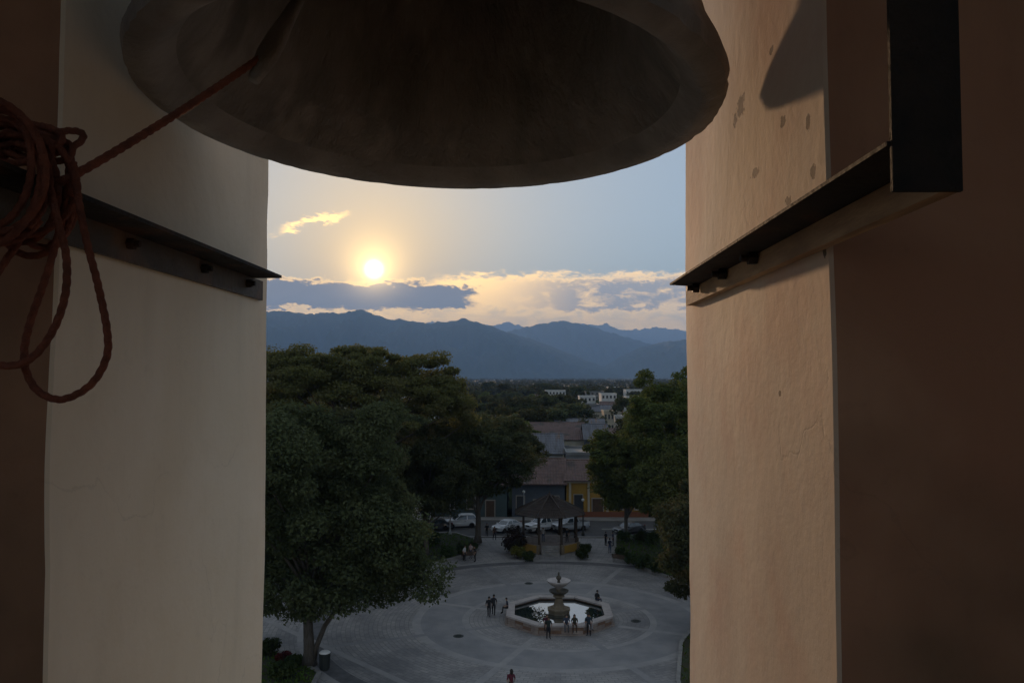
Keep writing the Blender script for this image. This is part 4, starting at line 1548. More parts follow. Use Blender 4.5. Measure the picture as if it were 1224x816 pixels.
def house(name, label, x, y, w, d, h, wall, roof='gable', rm=None, rise=None, windows=None, door=None, rz=0.0, group=None, detail=True, storeys=1, eave=0.5):
    """x, y: middle of the street front; the house runs back by d"""
    rm = rm or M_TILE_RED
    t = thing(name, label, 'house', (x, y, 0), rz, group)
    mb = MB()
    mb.box((0, d / 2, h / 2), (w, d, h))
    if roof == 'gable':
        rise = rise or d * 0.22
        for sx in (-1, 1):
            xx = sx * (w / 2 - 0.002)
            mb.add([(xx, 0.0, h), (xx, d, h), (xx, d / 2, h + rise)], [(0, 1, 2) if sx > 0 else (2, 1, 0)])
    mb.build('wall', wall, t)
    if roof == 'gable':
        for sy in (-1, 1):
            y0, y1 = (-eave, d / 2) if sy < 0 else (d + eave, d / 2)
            sl = rise / (d / 2)
            z0, z1 = h - eave * sl + 0.05, h + rise + 0.05
            mm = MB()
            n = max(6, int((w + 0.8) / 0.42)) if detail else max(3, int(w / 2))
            rows = 8 if detail else 3
            for i in range(n):
                u0, u1 = -w / 2 - 0.4 + (w + 0.8) * i / n, -w / 2 - 0.4 + (w + 0.8) * (i + 1) / n
                um = (u0 + u1) / 2
                for j in range(rows):
                    a, b = j / rows, (j + 1) / rows
                    ya, yb = y0 + (y1 - y0) * a, y0 + (y1 - y0) * b
                    za, zb = z0 + (z1 - z0) * a, z0 + (z1 - z0) * b
                    mm.add([(u0, ya, za + .05), (um, ya, za + .13), (u1, ya, za + .05), (u1, yb, zb), (um, yb, zb + .07), (u0, yb, zb)], [(0, 1, 4, 5), (1, 2, 3, 4)])
            mm.add([(-w / 2 - 0.4, y0, z0 - 0.06), (w / 2 + 0.4, y0, z0 - 0.06), (w / 2 + 0.4, y1, z1 - 0.06), (-w / 2 - 0.4, y1, z1 - 0.06),
                    (-w / 2 - 0.4, y0, z0 + 0.05), (w / 2 + 0.4, y0, z0 + 0.05)], [(0, 3, 2, 1), (0, 1, 5, 4)])
            rf = mm.build('roof_slope', rm, t)
        MB().tube([(-w / 2 - 0.4, d / 2, h + rise + 0.1), (w / 2 + 0.4, d / 2, h + rise + 0.1)], 0.14, 6).build('ridge_tile_row', rm, t, True)
    else:
        mb = MB()
        for (bx, by, sx, sy) in ((0, -0.06, w + 0.3, 0.3), (0, d + 0.06, w + 0.3, 0.3), (-w / 2 - 0.03, d / 2, 0.28, d - 0.2), (w / 2 + 0.03, d / 2, 0.28, d - 0.2)):
            mb.box((bx, by, h + 0.18), (sx, sy, 0.5))
        mb.build('parapet', wall, t)
        MB().box((0, d / 2, h + 0.03), (w - 0.3, d - 0.3, 0.06)).build('roof', rm or M_SLAB, t)
    for (u, z, ww, hh) in (windows or []):
        f = MB().box((u, -0.03, z), (ww + 0.24, 0.1, hh + 0.24)).build('window', M_FRAME, t)
        MB().box((u, -0.07, z), (ww, 0.04, hh)).build('pane', M_WIN, f)
        MB().box((u, -0.10, z - hh / 2 - 0.15), (ww + 0.4, 0.22, 0.08)).build('sill', M_FRAME, f)
    for (u, ww, hh) in (door or []):
        f = MB().box((u, -0.04, hh / 2), (ww + 0.3, 0.12, hh + 0.16)).build('door', M_FRAME, t)
        MB().box((u, -0.11, hh / 2 - 0.02), (ww, 0.05, hh - 0.1)).build('door_leaf', M_DOOR, f)
    return t


def house_px(name, label, px0, px1, y, d, z_eave, wall, **kw):
    a, b = at_d(px0, 600, y), at_d(px1, 600, y)
    return house(name, label, (a.x + b.x) / 2, y, b.x - a.x, d, z_eave, wall, **kw)


YF = 116.5
h1 = house_px('town_house', 'blue grey house front with clay tile roof directly behind the bandstand', 612, 675, YF, 9, 5.1, M_GREYBLUE, rise=2.9,
              windows=[(-2.6, 2.2, 1.1, 1.8), (2.4, 2.2, 1.1, 1.8)], door=[(0, 1.3, 2.6)])
h2 = house_px('town_house', 'ochre yellow house with tiled roof and tall windows facing the street', 677, 775, YF + 0.1, 10, 5.5, M_OCHRE, rise=2.2,
              windows=[(-4.2, 2.3, 1.2, 2.0), (1.6, 2.3, 1.2, 2.0), (4.6, 2.3, 1.2, 2.0)], door=[(-1.4, 1.5, 2.8)])
MB().box((0, -0.16, 0.45), (11.8, 0.08, 0.9)).build('dado_band', mat('rust_red_paint', (0.20, 0.075, 0.04), 0.85), h2)
for k in range(5):
    MB().box((-5.4 + 2.7 * k, -0.10, 2.75), (0.32, 0.16, 5.45)).build('pilaster', M_CREAM, h2)
MB().box((0, -0.14, 5.15), (11.9, 0.22, 0.26)).build('cornice', M_CREAM, h2)
house_px('town_house', 'teal corner house beyond the street behind the dark corner tree', 520, 606, YF, 9, 4.8, M_TEAL, windows=[(-3, 2.2, 1.1, 1.7), (0, 2.2, 1.1, 1.7)], door=[(2.8, 1.2, 2.5)])
house_px('town_house', 'white house along the street behind the trees of the lawn bed', 400, 516, YF, 9, 4.8, M_WHITE, windows=[(-4, 2.2, 1.1, 1.7), (0, 2.2, 1.1, 1.7), (4, 2.2, 1.1, 1.7)])
house_px('town_house', 'pink house along the street behind the tall green tree', 780, 900, YF, 9, 5.0, M_PINK, windows=[(-4, 2.2, 1.1, 1.7), (0, 2.2, 1.1, 1.7)], door=[(4, 1.2, 2.5)])
house_px('town_house', 'two storey house with blue grey metal roof behind the tiled front houses', 637, 673, 145, 14, 6.6, M_WHITE, rm=M_ZINC, rise=2.9,
         windows=[(-1.6, 4.9, 1, 1.3), (1.6, 4.9, 1, 1.3)])
house_px('town_house', 'long low house with a pale flat roof edge behind the ochre house', 678, 738, 138, 12, 7.0, M_SLAB, roof='flat', rm=M_SLAB,
         windows=[(-3, 5.2, 1.1, 1.2), (0, 5.2, 1.1, 1.2), (3, 5.2, 1.1, 1.2)])
house_px('town_house', 'tiled house with a broad faded roof behind the metal roofed house', 632, 700, 172, 16, 7.0, M_CREAM, rise=3.0, windows=[(-3, 5, 1.1, 1.2), (2, 5, 1.1, 1.2)])
house_px('town_house', 'grey walled house with a metal roof beside the tall green tree', 700, 728, 168, 12, 7.4, M_GREYBLUE, rm=M_ZINC, windows=[(-1, 5.4, 1, 1.2)])
house_px('town_house', 'tiled house behind the crown of the dark corner tree', 560, 622, 150, 13, 6.4, M_WHITE, windows=[(-2, 4.5, 1.1, 1.2), (2, 4.5, 1.1, 1.2)])
# white buildings far out in the town


def block(label, px0, px1, y, d, y_top, wall, storeys, n):
    zt = at_d(600, y_top, y).z
    a, b = at_d(px0, 480, y), at_d(px1, 480, y)
    w = b.x - a.x
    wins = []
    for s_ in range(storeys):
        for i in range(n):
            wins.append((-w / 2 + w * (i + 0.5) / n, zt * (s_ + 0.55) / storeys, w / n * 0.45, zt / storeys * 0.42))
    return house('town_building', label, (a.x + b.x) / 2, y, w, d, zt, wall, roof='flat', rm=M_SLAB, windows=wins, detail=False)


block('bright white four storey building in the distant town', 719, 737, 400, 14, 471, M_WHITE, 4, 4)
block('pinkish building against the side of the bright white building', 737.5, 746, 402, 12, 478, M_PINK, 3, 2)
block('pale low white building with a stepped top beyond the dark far trees', 693, 712, 430, 14, 474, M_WHITE, 3, 4)
block('bluish white building next to the tall green tree in the distance', 749, 768, 380, 14, 475, M_WHITE, 3, 4)
block('small white house below the bluish white building', 735, 745, 300, 8, 498, M_WHITE, 2, 2)
block('grey roof block behind the pale low building', 700, 722, 520, 15, 468, M_SLAB, 4, 4)
block('long white building with many windows far out beyond the pale low building', 652, 676, 560, 16, 467, M_WHITE, 3, 6)
block('cream apartment block far out between the woods and the white buildings', 682, 694, 640, 14, 465, M_CREAM, 4, 4)
block('small pale block far beyond the bright white building', 727, 742, 700, 15, 463, M_WHITE, 3, 5)
block('low white hall far beyond the bluish white building', 748, 775, 620, 16, 466, M_WHITE, 2, 6)
block('grey concrete block below the pale low building', 700, 716, 340, 12, 484, M_SLAB, 3, 4)
block('cream house with a flat top below the pinkish building', 722, 734, 290, 10, 492, M_CREAM, 2, 3)
block('white building seen through the flat crowned tree', 476, 522, 330, 14, 474, M_WHITE, 3, 6)
block('cream building seen below the flat crowned tree', 395, 450, 300, 14, 484, M_CREAM, 3, 6)
block('small white house between the left trees and the far gable', 526, 546, 270, 9, 494, M_WHITE, 2, 3)
# white gable
g = thing('white_chapel', 'bright white pointed gable standing above the trees of the town', 'chapel', tuple(at_d(543, 480, 260)))
g.location.z = 0
zt, zb = at_d(543, 463, 260).z, at_d(543, 473, 260).z
MB().box((0, 6, zb / 2), (3.4, 12, zb)).build('wall', M_WHITE, g)
mb = MB()
mb.add([(-1.7, 0, zb + .002), (1.7, 0, zb + .002), (1.0, 0, zt), (-1.7, 12, zb + .002), (1.7, 12, zb + .002), (1.0, 12, zt)], [(0, 1, 2), (5, 4, 3), (0, 2, 5, 3), (1, 4, 5, 2)])
mb.build('gable', M_WHITE, g)
MB().box((0, -0.04, zb - 2.2), (0.9, 0.1, 1.6)).build('window', M_WIN, g)

# scattered roofs of the town between the trees
rng = np.random.default_rng(99)
walls = [(M_WHITE, 'white'), (M_CREAM, 'cream'), (M_PINK, 'pink'), (M_OCHRE, 'ochre')]
taken = []
for k in range(46):
    y = float(rng.uniform(185, 620))
    px = float(rng.uniform(300, 850))
    q = at_d(px, 480, y)
    if any(math.hypot(q.x - a, y - b) < 17 for a, b in taken):
        continue
    taken.append((q.x, y))
    wl, wn = walls[int(rng.integers(0, 4))]
    tile = rng.uniform() < 0.65
    house('town_house', f'small {wn} house with a {"tiled" if tile else "metal"} roof among the trees of the far town', q.x, y,
          float(rng.uniform(8, 15)), float(rng.uniform(7, 11)), float(rng.uniform(3.2, 6.0)), wl,
          rm=M_TILE_RED if tile else M_ZINC, windows=[(-2.2, 1.9, 1.1, 1.2), (2.2, 1.9, 1.1, 1.2)], rz=float(rng.normal(0, 0.12)),
          group='small houses of the far town', detail=False)

# ------------------------------------------------------------------ trees of the town
far_protos = []
for k, (hh, rx, sh, lm) in enumerate([(10.5, 4.4, 'round', M_LEAF_FAR), (12.5, 4.8, 'round', M_LEAF_DARK), (13.5, 6.4, 'umbrella', M_LEAF_FAR), (9.0, 4.0, 'round', M_LEAF_MID)]):
    t = build_tree('town_tree', ['bushy round green tree among the roofs of the far town', 'dark round tree among the roofs of the far town', 'flat crowned spreading tree among the roofs of the far town', 'small bright green tree among the roofs of the far town'][k], 'tree', hh, 2.0 if sh == 'round' else 6.5, rx, rx, 46, 90, 0.36, lm, M_BARK, 200 + k, shape=sh,
                   trunk_r=0.22, clump_r=1.35, forks=3, group='trees among the roofs of the far town', flat=0.7)
    far_protos.append(t)
used = [False] * 4
count = 0
for k in range(1500):
    if count >= 250:
        break
    y = 128 + 560 * float(rng.uniform(0, 1)) ** 1.25
    px = float(rng.uniform(285, 850))
    q = at_d(px, 480, y)
    if any(abs(q.x - a) < 7.5 and -6 < y - b < 11 for a, b in taken):
        continue
    # keep the roofs seen past the bandstand and the white buildings open
    if 625 < px < 742 and y < 215:
        continue
    if 690 < px < 775 and y < 440 and rng.uniform() < 0.85:
        continue
    if 470 < px < 560 and 180 < y < 335 and rng.uniform() < 0.8:
        continue
    i = int(rng.integers(0, 4))
    if not used[i]:
        o = far_protos[i]
        used[i] = True
    else:
        o = copy_tree(far_protos[i])
    s_ = float(rng.uniform(0.7, 1.15))
    place(o, (q.x, y, 0), float(rng.uniform(0, 6.28)), (s_, s_, s_ * float(rng.uniform(0.85, 1.15))))
    count += 1
for px, y, i, s_ in ((690, 192, 0, 0.95), (705, 190, 1, 0.8), (660, 230, 1, 1.0), (640, 228, 0, 1.0), (680, 240, 1, 1.1), (650, 300, 1, 1.2), (668, 310, 1, 1.2), (636, 290, 1, 1.1), (700, 300, 0, 0.9), (716, 260, 0, 0.7),
                     (625, 200, 0, 1.1), (618, 170, 3, 1.2), (632, 190, 2, 0.9), (690, 330, 1, 1.0)):
    q = at_d(px, 480, y)
    o = copy_tree(far_protos[i])
    place(o, (q.x, y, 0), px * 0.7, s_)
# the woods of the valley beyond, one mass
def far_woods():
    rng = np.random.default_rng(5)
    n = 5200
    y = 640 + 5200 * rng.uniform(0, 1, n) ** 1.9
    a = rng.uniform(-0.62, 0.5, n)
    x = y * np.tan(a * 0.9)
    keep = np.array([mnoise.fractal(Vector((float(xx) * 0.004, float(yy) * 0.003, 3)), 1, 2, 3) > -0.18 for xx, yy in zip(x, y)])
    x, y = x[keep], y[keep]
    n = len(x)
    per = 26
    r = rng.uniform(3.5, 7.0, n) * (1 + y / 6000)
    h = rng.uniform(6, 13, n)
    d = rng.normal(0, 1, (n, per, 3))
    d /= np.linalg.norm(d, axis=2, keepdims=True)
    d[:, :, 2] = np.abs(d[:, :, 2])
    pts = np.empty((n, per, 3))
    pts[:, :, 0] = x[:, None] + d[:, :, 0] * r[:, None]
    pts[:, :, 1] = y[:, None] + d[:, :, 1] * r[:, None]
    pts[:, :, 2] = h[:, None] * (0.35 + 0.6 * d[:, :, 2])
    me = foliage_mesh('valley_woods', pts.reshape(-1, 3), d.reshape(-1, 3) + np.array([0, 0, 0.4]), 2.0, rng, 0.5, 0.8)
    o = add_obj('valley_woods', me, None, M_LEAF_FAR)
    tag(o, 'hazy dark woods covering the valley floor below the mountains', 'woods', kind='stuff')


far_woods()

# ------------------------------------------------------------------ cars
M_WHITE_P = mat('white_car_paint', (0.66, 0.68, 0.70), 0.3, spec=0.5, coat=0.6)
M_DARK_P = mat('dark_car_paint', (0.035, 0.037, 0.042), 0.3, spec=0.5, coat=0.6)
M_SILVER_P = mat('silver_car_paint', (0.40, 0.42, 0.44), 0.35, metal=0.3, coat=0.5)
M_GLASS = mat('car_glass', (0.035, 0.05, 0.06), 0.06, spec=0.8, coat=0.5)
M_TYRE = mat('tyre_rubber', (0.018, 0.018, 0.018), 0.85)
M_RIM = mat('wheel_rim', (0.38, 0.38, 0.38), 0.4, metal=0.7)
M_LAMP = mat('headlamp_glass', (0.62, 0.64, 0.66), 0.15, spec=0.8)
M_TAIL = mat('tail_lamp', (0.30, 0.02, 0.015), 0.25)
M_TRIM = mat('black_trim', (0.02, 0.02, 0.02), 0.6)
M_PLATE = mat('number_plate', (0.55, 0.56, 0.50), 0.5)

SUV = dict(L=4.5, W=1.82, prof=[(-2.25, .62), (-2.22, .98), (-2.0, 1.06), (-1.15, 1.14), (-0.2, 1.16), (1.2, 1.16), (2.15, 1.14), (2.25, .95), (2.25, .55)],
           cab=[(-1.10, 1.13), (-0.35, 1.70), (0.3, 1.78), (1.7, 1.74), (2.12, 1.13)], bed=None)
PICKUP = dict(L=5.1, W=1.85, prof=[(-2.55, .66), (-2.52, 1.02), (-2.3, 1.10), (-1.35, 1.18), (-0.3, 1.18), (1.0, 1.18), (2.5, 1.16), (2.55, .98), (2.55, .6)],
              cab=[(-1.30, 1.17), (-0.62, 1.74), (0.0, 1.80), (0.62, 1.78), (0.90, 1.17)], bed=(1.0, 2.42))
SEDAN = dict(L=4.5, W=1.76, prof=[(-2.25, .50), (-2.22, .74), (-2.0, .84), (-1.05, .94), (-0.2, .96), (1.2, .97), (1.9, .98), (2.22, .92), (2.25, .5)],
             cab=[(-1.05, .93), (-0.35, 1.38), (0.2, 1.45), (0.9, 1.42), (1.75, .97)], bed=None)


def car(name, label, spec, paint, px, py, rz):
    """front of the car is -x; built round its own middle, standing on the asphalt"""
    q = at_z(px, py)
    t = thing(name, label, 'car' if spec is not PICKUP else 'pickup', (q.x, q.y, 0.013), rz, 'cars parked along the street')
    W, pf = spec['W'], spec['prof']
    zb = 0.30
    wr = 0.34 if spec is not SEDAN else 0.31
    ax = [-spec['L'] * 0.315, spec['L'] * 0.29]
    # side outline with wheel arches
    low = []
    xs0, xs1 = pf[0][0] + 0.05, pf[-1][0] - 0.05
    low.append((xs1, zb))
    for c in sorted(ax, reverse=True):
        for k in range(9):
            a = math.pi * k / 8
            low.append((c + (wr + 0.07) * math.cos(a), max(zb, wr + (wr + 0.07) * math.sin(a))))
    low.append((xs0, zb))
    outl = pf + low
    n = len(outl)
    mb = MB()
    offs = ((W / 2 - 0.07, 0.97), (W / 2, 1.0))
    rows = []
    for y, s in ((-W / 2 + 0.0, 1), (W / 2 - 0.0, 1)):
        for (x, z) in outl:
            tuck = 0.06 * max(0.0, (z - 0.75)) / 0.4 + 0.05 * max(0, (0.5 - z)) / 0.2
            endt = 0.14 * max(0.0, abs(x) - (spec['L'] / 2 - 0.55)) / 0.55
            mb.v.append((x, y - math.copysign(tuck + endt, y), z))
    mb.f.append(tuple(range(n)))
    mb.f.append(tuple(reversed(range(n, 2 * n))))
    for i in range(n):
        k = (i + 1) % n
        mb.f.append((k, i, n + i, n + k))
    body = mb.build('body', paint, t)
    cb = spec['cab']
    mb = MB()
    for y, ins in ((-1, 0), (1, 0)):
        for i, (x, z) in enumerate(cb):
            w = W / 2 - 0.07 - (0.16 if 0 < i < len(cb) - 1 else 0.0)
            mb.v.append((x, y * w, z))
    m = len(cb)
    mb.f += [tuple(range(m)), tuple(reversed(range(m, 2 * m)))]
    for i in range(m - 1):
        mb.f.append((i + 1, i, m + i, m + i + 1))
    mb.build('cabin', paint, t)

    def pane(pts, name='window', d=0.012):
        P = [Vector(p) for p in pts]
        nn = (P[1] - P[0]).cross(P[2] - P[0]).normalized()
        c = sum(P, Vector()) / len(P)
        if nn.dot(c - Vector((0.3, 0, 1.2))) < 0:
            nn = -nn
        mm = MB()
        k = len(P)
        Q = [c + (p - c) * 0.90 for p in P]
        mm.v += [tuple(p + nn * d) for p in Q] + [tuple(p - nn * 0.01) for p in Q]
        mm.f += [tuple(range(k)), tuple(reversed(range(k, 2 * k)))] + [(i, k + i, k + (i + 1) % k, (i + 1) % k) for i in range(k)]
        mm.build(name, M_GLASS, t)
    w0, w1 = W / 2 - 0.07, W / 2 - 0.23
    pane([(cb[0][0], -w0, cb[0][1]), (cb[0][0], w0, cb[0][1]), (cb[1][0], w1, cb[1][1]), (cb[1][0], -w1, cb[1][1])], 'windscreen')
    pane([(cb[-1][0], -w0, cb[-1][1]), (cb[-1][0], w0, cb[-1][1]), (cb[-2][0], w1, cb[-2][1]), (cb[-2][0], -w1, cb[-2][1])], 'rear_window')
    xm_ = (cb[1][0] + cb[-2][0]) / 2
    zt = min(cb[1][1], cb[-2][1])
    zw = cb[0][1] + 0.03
    for s in (-1, 1):
        pane([(cb[0][0] + 0.12, s * w0, zw), (xm_, s * w0, zw), (xm_, s * w1, zt), (cb[1][0] + 0.04, s * w1, zt)])
        pane([(xm_ + 0.04, s * w0, zw), (cb[-1][0] - 0.10, s * w0, zw), (cb[-2][0], s * w1, zt), (xm_ + 0.04, s * w1, zt)])
        MB().box((cb[0][0] + 0.18, s * (W / 2 + 0.08), zw + 0.05), (0.12, 0.2, 0.14)).build('mirror', paint, t)
        zl = pf[1][1] - 0.12
        MB().box((-spec['L'] / 2 + 0.10, s * (W / 2 - 0.36), zl), (0.26, 0.38, 0.16)).build('headlight', M_LAMP, t)
        MB().box((spec['L'] / 2 - 0.06, s * (W / 2 - 0.30), pf[-2][1] - 0.1), (0.18, 0.2, 0.28)).build('tail_light', M_TAIL, t)
        MB().box((xm_ - 0.3, s * (W / 2 - 0.01), zw - 0.16), (0.2, 0.05, 0.04)).build('door_handle', M_TRIM, t)
    MB().box((-spec['L'] / 2 + 0.02, 0, pf[1][1] - 0.14), (0.12, 0.72, 0.17)).build('grille', M_TRIM, t)
    MB().box((-spec['L'] / 2 + 0.06, 0, 0.44), (0.24, W - 0.30, 0.2)).build('bumper', M_TRIM if spec is not SEDAN else paint, t)
    MB().box((spec['L'] / 2 - 0.06, 0, 0.46), (0.24, W - 0.30, 0.2)).build('bumper', M_TRIM if spec is not SEDAN else paint, t)
    MB().box((-spec['L'] / 2 - 0.065, 0, 0.48), (0.02, 0.36, 0.14)).build('number_plate', M_PLATE, t)
    if spec['bed']:
        MB().box(((spec['bed'][0] + spec['bed'][1]) / 2, 0, 1.17), (spec['bed'][1] - spec['bed'][0], W - 0.42, 0.04)).build('load_bed', M_TRIM, t)
    for cx_ in ax:
        for s in (-1, 1):
            yy = s * (W / 2 - 0.12)
            mm = MB()
            prof_ = [(wr * 0.62, -0.10), (wr * 0.95, -0.11), (wr, -0.06), (wr, 0.06), (wr * 0.95, 0.11), (wr * 0.62, 0.10)]
            mm.lathe(prof_, 18)
            mm.v = [(cx_ + x, yy + z, wr + y) for x, y, z in mm.v]
            w = mm.build('wheel', M_TYRE, t, True, R(40))
            mm = MB()
            mm.lathe([(wr * 0.63, 0.03), (wr * 0.55, 0.085), (wr * 0.2, 0.06), (0.0, 0.07)], 12)
            mm.v = [(cx_ + x, yy + s * z, wr + y) for x, y, z in mm.v]
            mm.build('rim', M_RIM, w)
    return t


car('parked_car', 'white sport utility car parked behind the trunk of the corner tree', SUV, M_WHITE_P, 551, 630, R(18))
car('parked_pickup', 'white pickup parked behind the bandstand, seen between its columns', PICKUP, M_WHITE_P, 649, 634, R(38))
car('parked_pickup', 'pale pickup parked behind the bandstand beside the white pickup', PICKUP, M_SILVER_P, 682, 634, R(30))
car('parked_car', 'dark car with a bright windscreen parked by the lawn of low shrubs', SEDAN, M_DARK_P, 752, 637, R(35))
car('parked_car', 'white low car parked behind the dusky shrub', SEDAN, M_WHITE_P, 606, 634, R(50))
car('parked_car', 'dark car parked under the trees in front of the white utility car', SEDAN, M_DARK_P, 520, 633, R(15))

# ------------------------------------------------------------------ street furniture
M_POST = mat('pale_post_paint', (0.42, 0.42, 0.42), 0.6, (0.33, 0.33, 0.33), 2)
M_GLOBE = mat('white_globe', (0.70, 0.69, 0.66), 0.4)
M_GREEN_IRON = mat('painted_iron', (0.03, 0.035, 0.032), 0.55)


def lamp_post(label, px, py, h=4.8, post=M_POST, globes=3):
    q = at_z(px, py)
    t = thing('street_lamp', label, 'street lamp', (q.x, q.y, 0.017))
    MB().lathe([(0.22, 0), (0.22, 0.25), (0.14, 0.4), (0.09, 0.9), (0.06, h - 0.3), (0.09, h - 0.2), (0.05, h)], 10).build('post', post, t, True, R(40))
    for k in range(globes):
        a = 2 * math.pi * k / globes + 0.5
        r = 0.42 if globes > 1 else 0.0
        e = Vector((r * math.cos(a), r * math.sin(a), h - 0.05))
        if globes > 1:
            MB().tube([(0, 0, h - 0.35), (r * 0.7 * math.cos(a), r * 0.7 * math.sin(a), h - 0.4), tuple(e)], 0.025, 6).build('arm', post, t)
        MB().lathe([(0.05, 0), (0.16, 0.08), (0.2, 0.2), (0.16, 0.32), (0.0, 0.40)], 14, c=tuple(e)).build('globe', M_GLOBE, t, True)
    return t


lamp_post('pale lamp post with white globes beside the parked white utility car', 538, 640, 5.2)
lamp_post('slim pale lamp post beside the roof of the bandstand', 626, 642, 5.6, globes=1)
lamp_post('dark slender lamp post on the path next to the lawn of low shrubs', 697, 640, 4.4, post=M_GREEN_IRON, globes=1)

q = at_z(388, 800)
t = thing('litter_bin', 'dark litter bin with a pale lid beside the huge evergreen tree', 'litter bin', (q.x, q.y, 0.017))
MB().lathe([(0.30, 0.02), (0.32, 0.1), (0.36, 1.05), (0.39, 1.08), (0.39, 1.14)], 16).build('bin_body', M_GREEN_IRON, t, True, R(40))
for k in range(12):
    a = 2 * math.pi * k / 12
    MB().tube([(0.335 * math.cos(a), 0.335 * math.sin(a), 0.1), (0.385 * math.cos(a), 0.385 * math.sin(a), 1.05)], 0.02, 4).build('slat', M_GREEN_IRON, t)
MB().lathe([(0.38, 1.145), (0.40, 1.18), (0.30, 1.27), (0.1, 1.33), (0.0, 1.34)], 16).build('lid', M_GLOBE, t, True)


def bench(label, px, py, rz, z=0.017):
    q = at_z(px, py)
    t = thing('park_bench', label, 'bench', (q.x, q.y, z), rz)
    for k in range(4):
        MB().box((0, -0.16 + 0.12 * k, 0.45), (1.7, 0.10, 0.04)).build('seat_slat', M_DOOR, t)
    for k in range(3):
        MB().box((0, 0.27 + 0.03 * k, 0.60 + 0.13 * k), (1.7, 0.035, 0.10)).build('back_slat', M_DOOR, t)
    for s in (-1, 1):
        m_ = MB()
        m_.tube([(s * 0.7, -0.2, 0), (s * 0.7, -0.2, 0.42)], 0.03, 6)
        m_.build('leg', M_GREEN_IRON, t)
        MB().tube([(s * 0.7, 0.22, 0), (s * 0.7, 0.24, 0.45), (s * 0.7, 0.36, 0.98)], 0.03, 6).build('leg', M_GREEN_IRON, t)
    return t


bench('wooden bench on the path below the corner tree', 560, 668, R(200))
bench('wooden bench at the edge of the lawn of low shrubs', 741, 672, R(150))
for px_, py_ in ((632, 697), (548, 760), (760, 742)):
    q = at_z(px_, py_)
    t = thing('drain_cover', 'round dark iron drain cover set in the plaza paving', 'drain cover', (q.x, q.y, 0.017), group='drain covers in the plaza')
    MB().lathe([(0.42, 0.0), (0.42, 0.02), (0.0, 0.02)], 20).build('cover', M_GREEN_IRON, t)
    for k in range(5):
        MB().box((0, -0.24 + 0.12 * k, 0.026), (0.55 - 0.08 * abs(k - 2), 0.05, 0.012)).build('bar', M_GREEN_IRON, t)

# ------------------------------------------------------------------ people
SKIN = [mat('skin_brown', (0.26, 0.15, 0.10), 0.6), mat('skin_tan', (0.36, 0.22, 0.15), 0.6)]
HAIR = mat('dark_hair', (0.02, 0.016, 0.013), 0.6)
SHOE = mat('dark_shoes', (0.03, 0.028, 0.026), 0.6)
_cl = {}


def cloth(c):
    k = tuple(c)
    if k not in _cl:
        _cl[k] = mat('cloth_%02d' % len(_cl), c, 0.9, tuple(x * 0.75 for x in c), 8)
    return _cl[k]


def pose(kind, rng):
    """joints (front is -y), 1.0 = metre; returns dict of points"""
    J = {}
    sw = rng.uniform(-0.04, 0.04)
    if kind == 'stand':
        hip, knee, foot = 0.92, 0.50, 0.07
        J['pel'] = (0, 0, hip)
        for s, n in ((-1, 'L'), (1, 'R')):
            J['hip' + n] = (s * 0.10, 0, hip - 0.04)
            J['kne' + n] = (s * 0.11, -0.02, knee)
            J['ank' + n] = (s * 0.12, 0.02, foot + 0.02)
            J['toe' + n] = (s * 0.14, -0.17, 0.045)
            J['elb' + n] = (s * 0.26, 0.03, 1.13)
            J['wri' + n] = (s * 0.25, -0.09, 0.90)
    elif kind == 'walk':
        hip = 0.90
        J['pel'] = (0, 0, hip)
        for s, n in ((-1, 'L'), (1, 'R')):
            f = s
            J['hip' + n] = (s * 0.10, 0, hip - 0.04)
            J['kne' + n] = (s * 0.10, -0.12 * f - 0.05, 0.49)
            J['ank' + n] = (s * 0.10, -0.22 * f + 0.06, 0.09 if f > 0 else 0.13)
            J['toe' + n] = (s * 0.11, -0.22 * f - 0.12, 0.045 if f > 0 else 0.05)
            J['elb' + n] = (s * 0.25, 0.10 * f + 0.03, 1.12)
            J['wri' + n] = (s * 0.24, 0.16 * f - 0.10, 0.92)
    else:                                            # sit on a kerb of height 0.5 to 0.75 (root is the seat)
        hip = 0.10
        J['pel'] = (0, 0.0, hip)
        for s, n in ((-1, 'L'), (1, 'R')):
            J['hip' + n] = (s * 0.10, -0.02, hip)
            J['kne' + n] = (s * 0.14, -0.44, hip + 0.02)
            J['ank' + n] = (s * 0.13, -0.47, hip - 0.42)
            J['toe' + n] = (s * 0.14, -0.64, hip - 0.46)
            J['elb' + n] = (s * 0.25, -0.06, hip + 0.22)
            J['wri' + n] = (s * 0.14, -0.30, hip + 0.10)
    z = J['pel'][2]
    lean = -0.05 if kind != 'sit' else -0.10
    J['spi'] = (0, lean * 0.4, z + 0.20)
    J['che'] = (0, lean, z + 0.40)
    J['nec'] = (0, lean * 1.2, z + 0.56)
    J['hed'] = (sw, lean * 1.5 - 0.01, z + 0.66)
    J['top'] = (sw, lean * 1.5 - 0.01, z + 0.765)
    for s, n in ((-1, 'L'), (1, 'R')):
        J['sho' + n] = (s * 0.185, lean, z + 0.47)
    return J


BONES = [('pel', 'spi', 'T'), ('spi', 'che', 'T'), ('che', 'nec', 'T'), ('nec', 'hed', 'S'), ('hed', 'top', 'S')]
for n_ in 'LR':
    BONES += [('che', 'sho' + n_, 'T'), ('sho' + n_, 'elb' + n_, 'T'), ('elb' + n_, 'wri' + n_, 'S'),
              ('pel', 'hip' + n_, 'P'), ('hip' + n_, 'kne' + n_, 'P'), ('kne' + n_, 'ank' + n_, 'P'), ('ank' + n_, 'toe' + n_, 'F')]
RAD = dict(pel=(.155, .115), spi=(.145, .105), che=(.165, .115), nec=(.058, .058), hed=(.088, .10), top=(.062, .07), sho=(.068, .068), elb=(.045, .045),
           wri=(.032, .030), hip=(.098, .098), kne=(.066, .066), ank=(.047, .047), toe=(.036, .036))


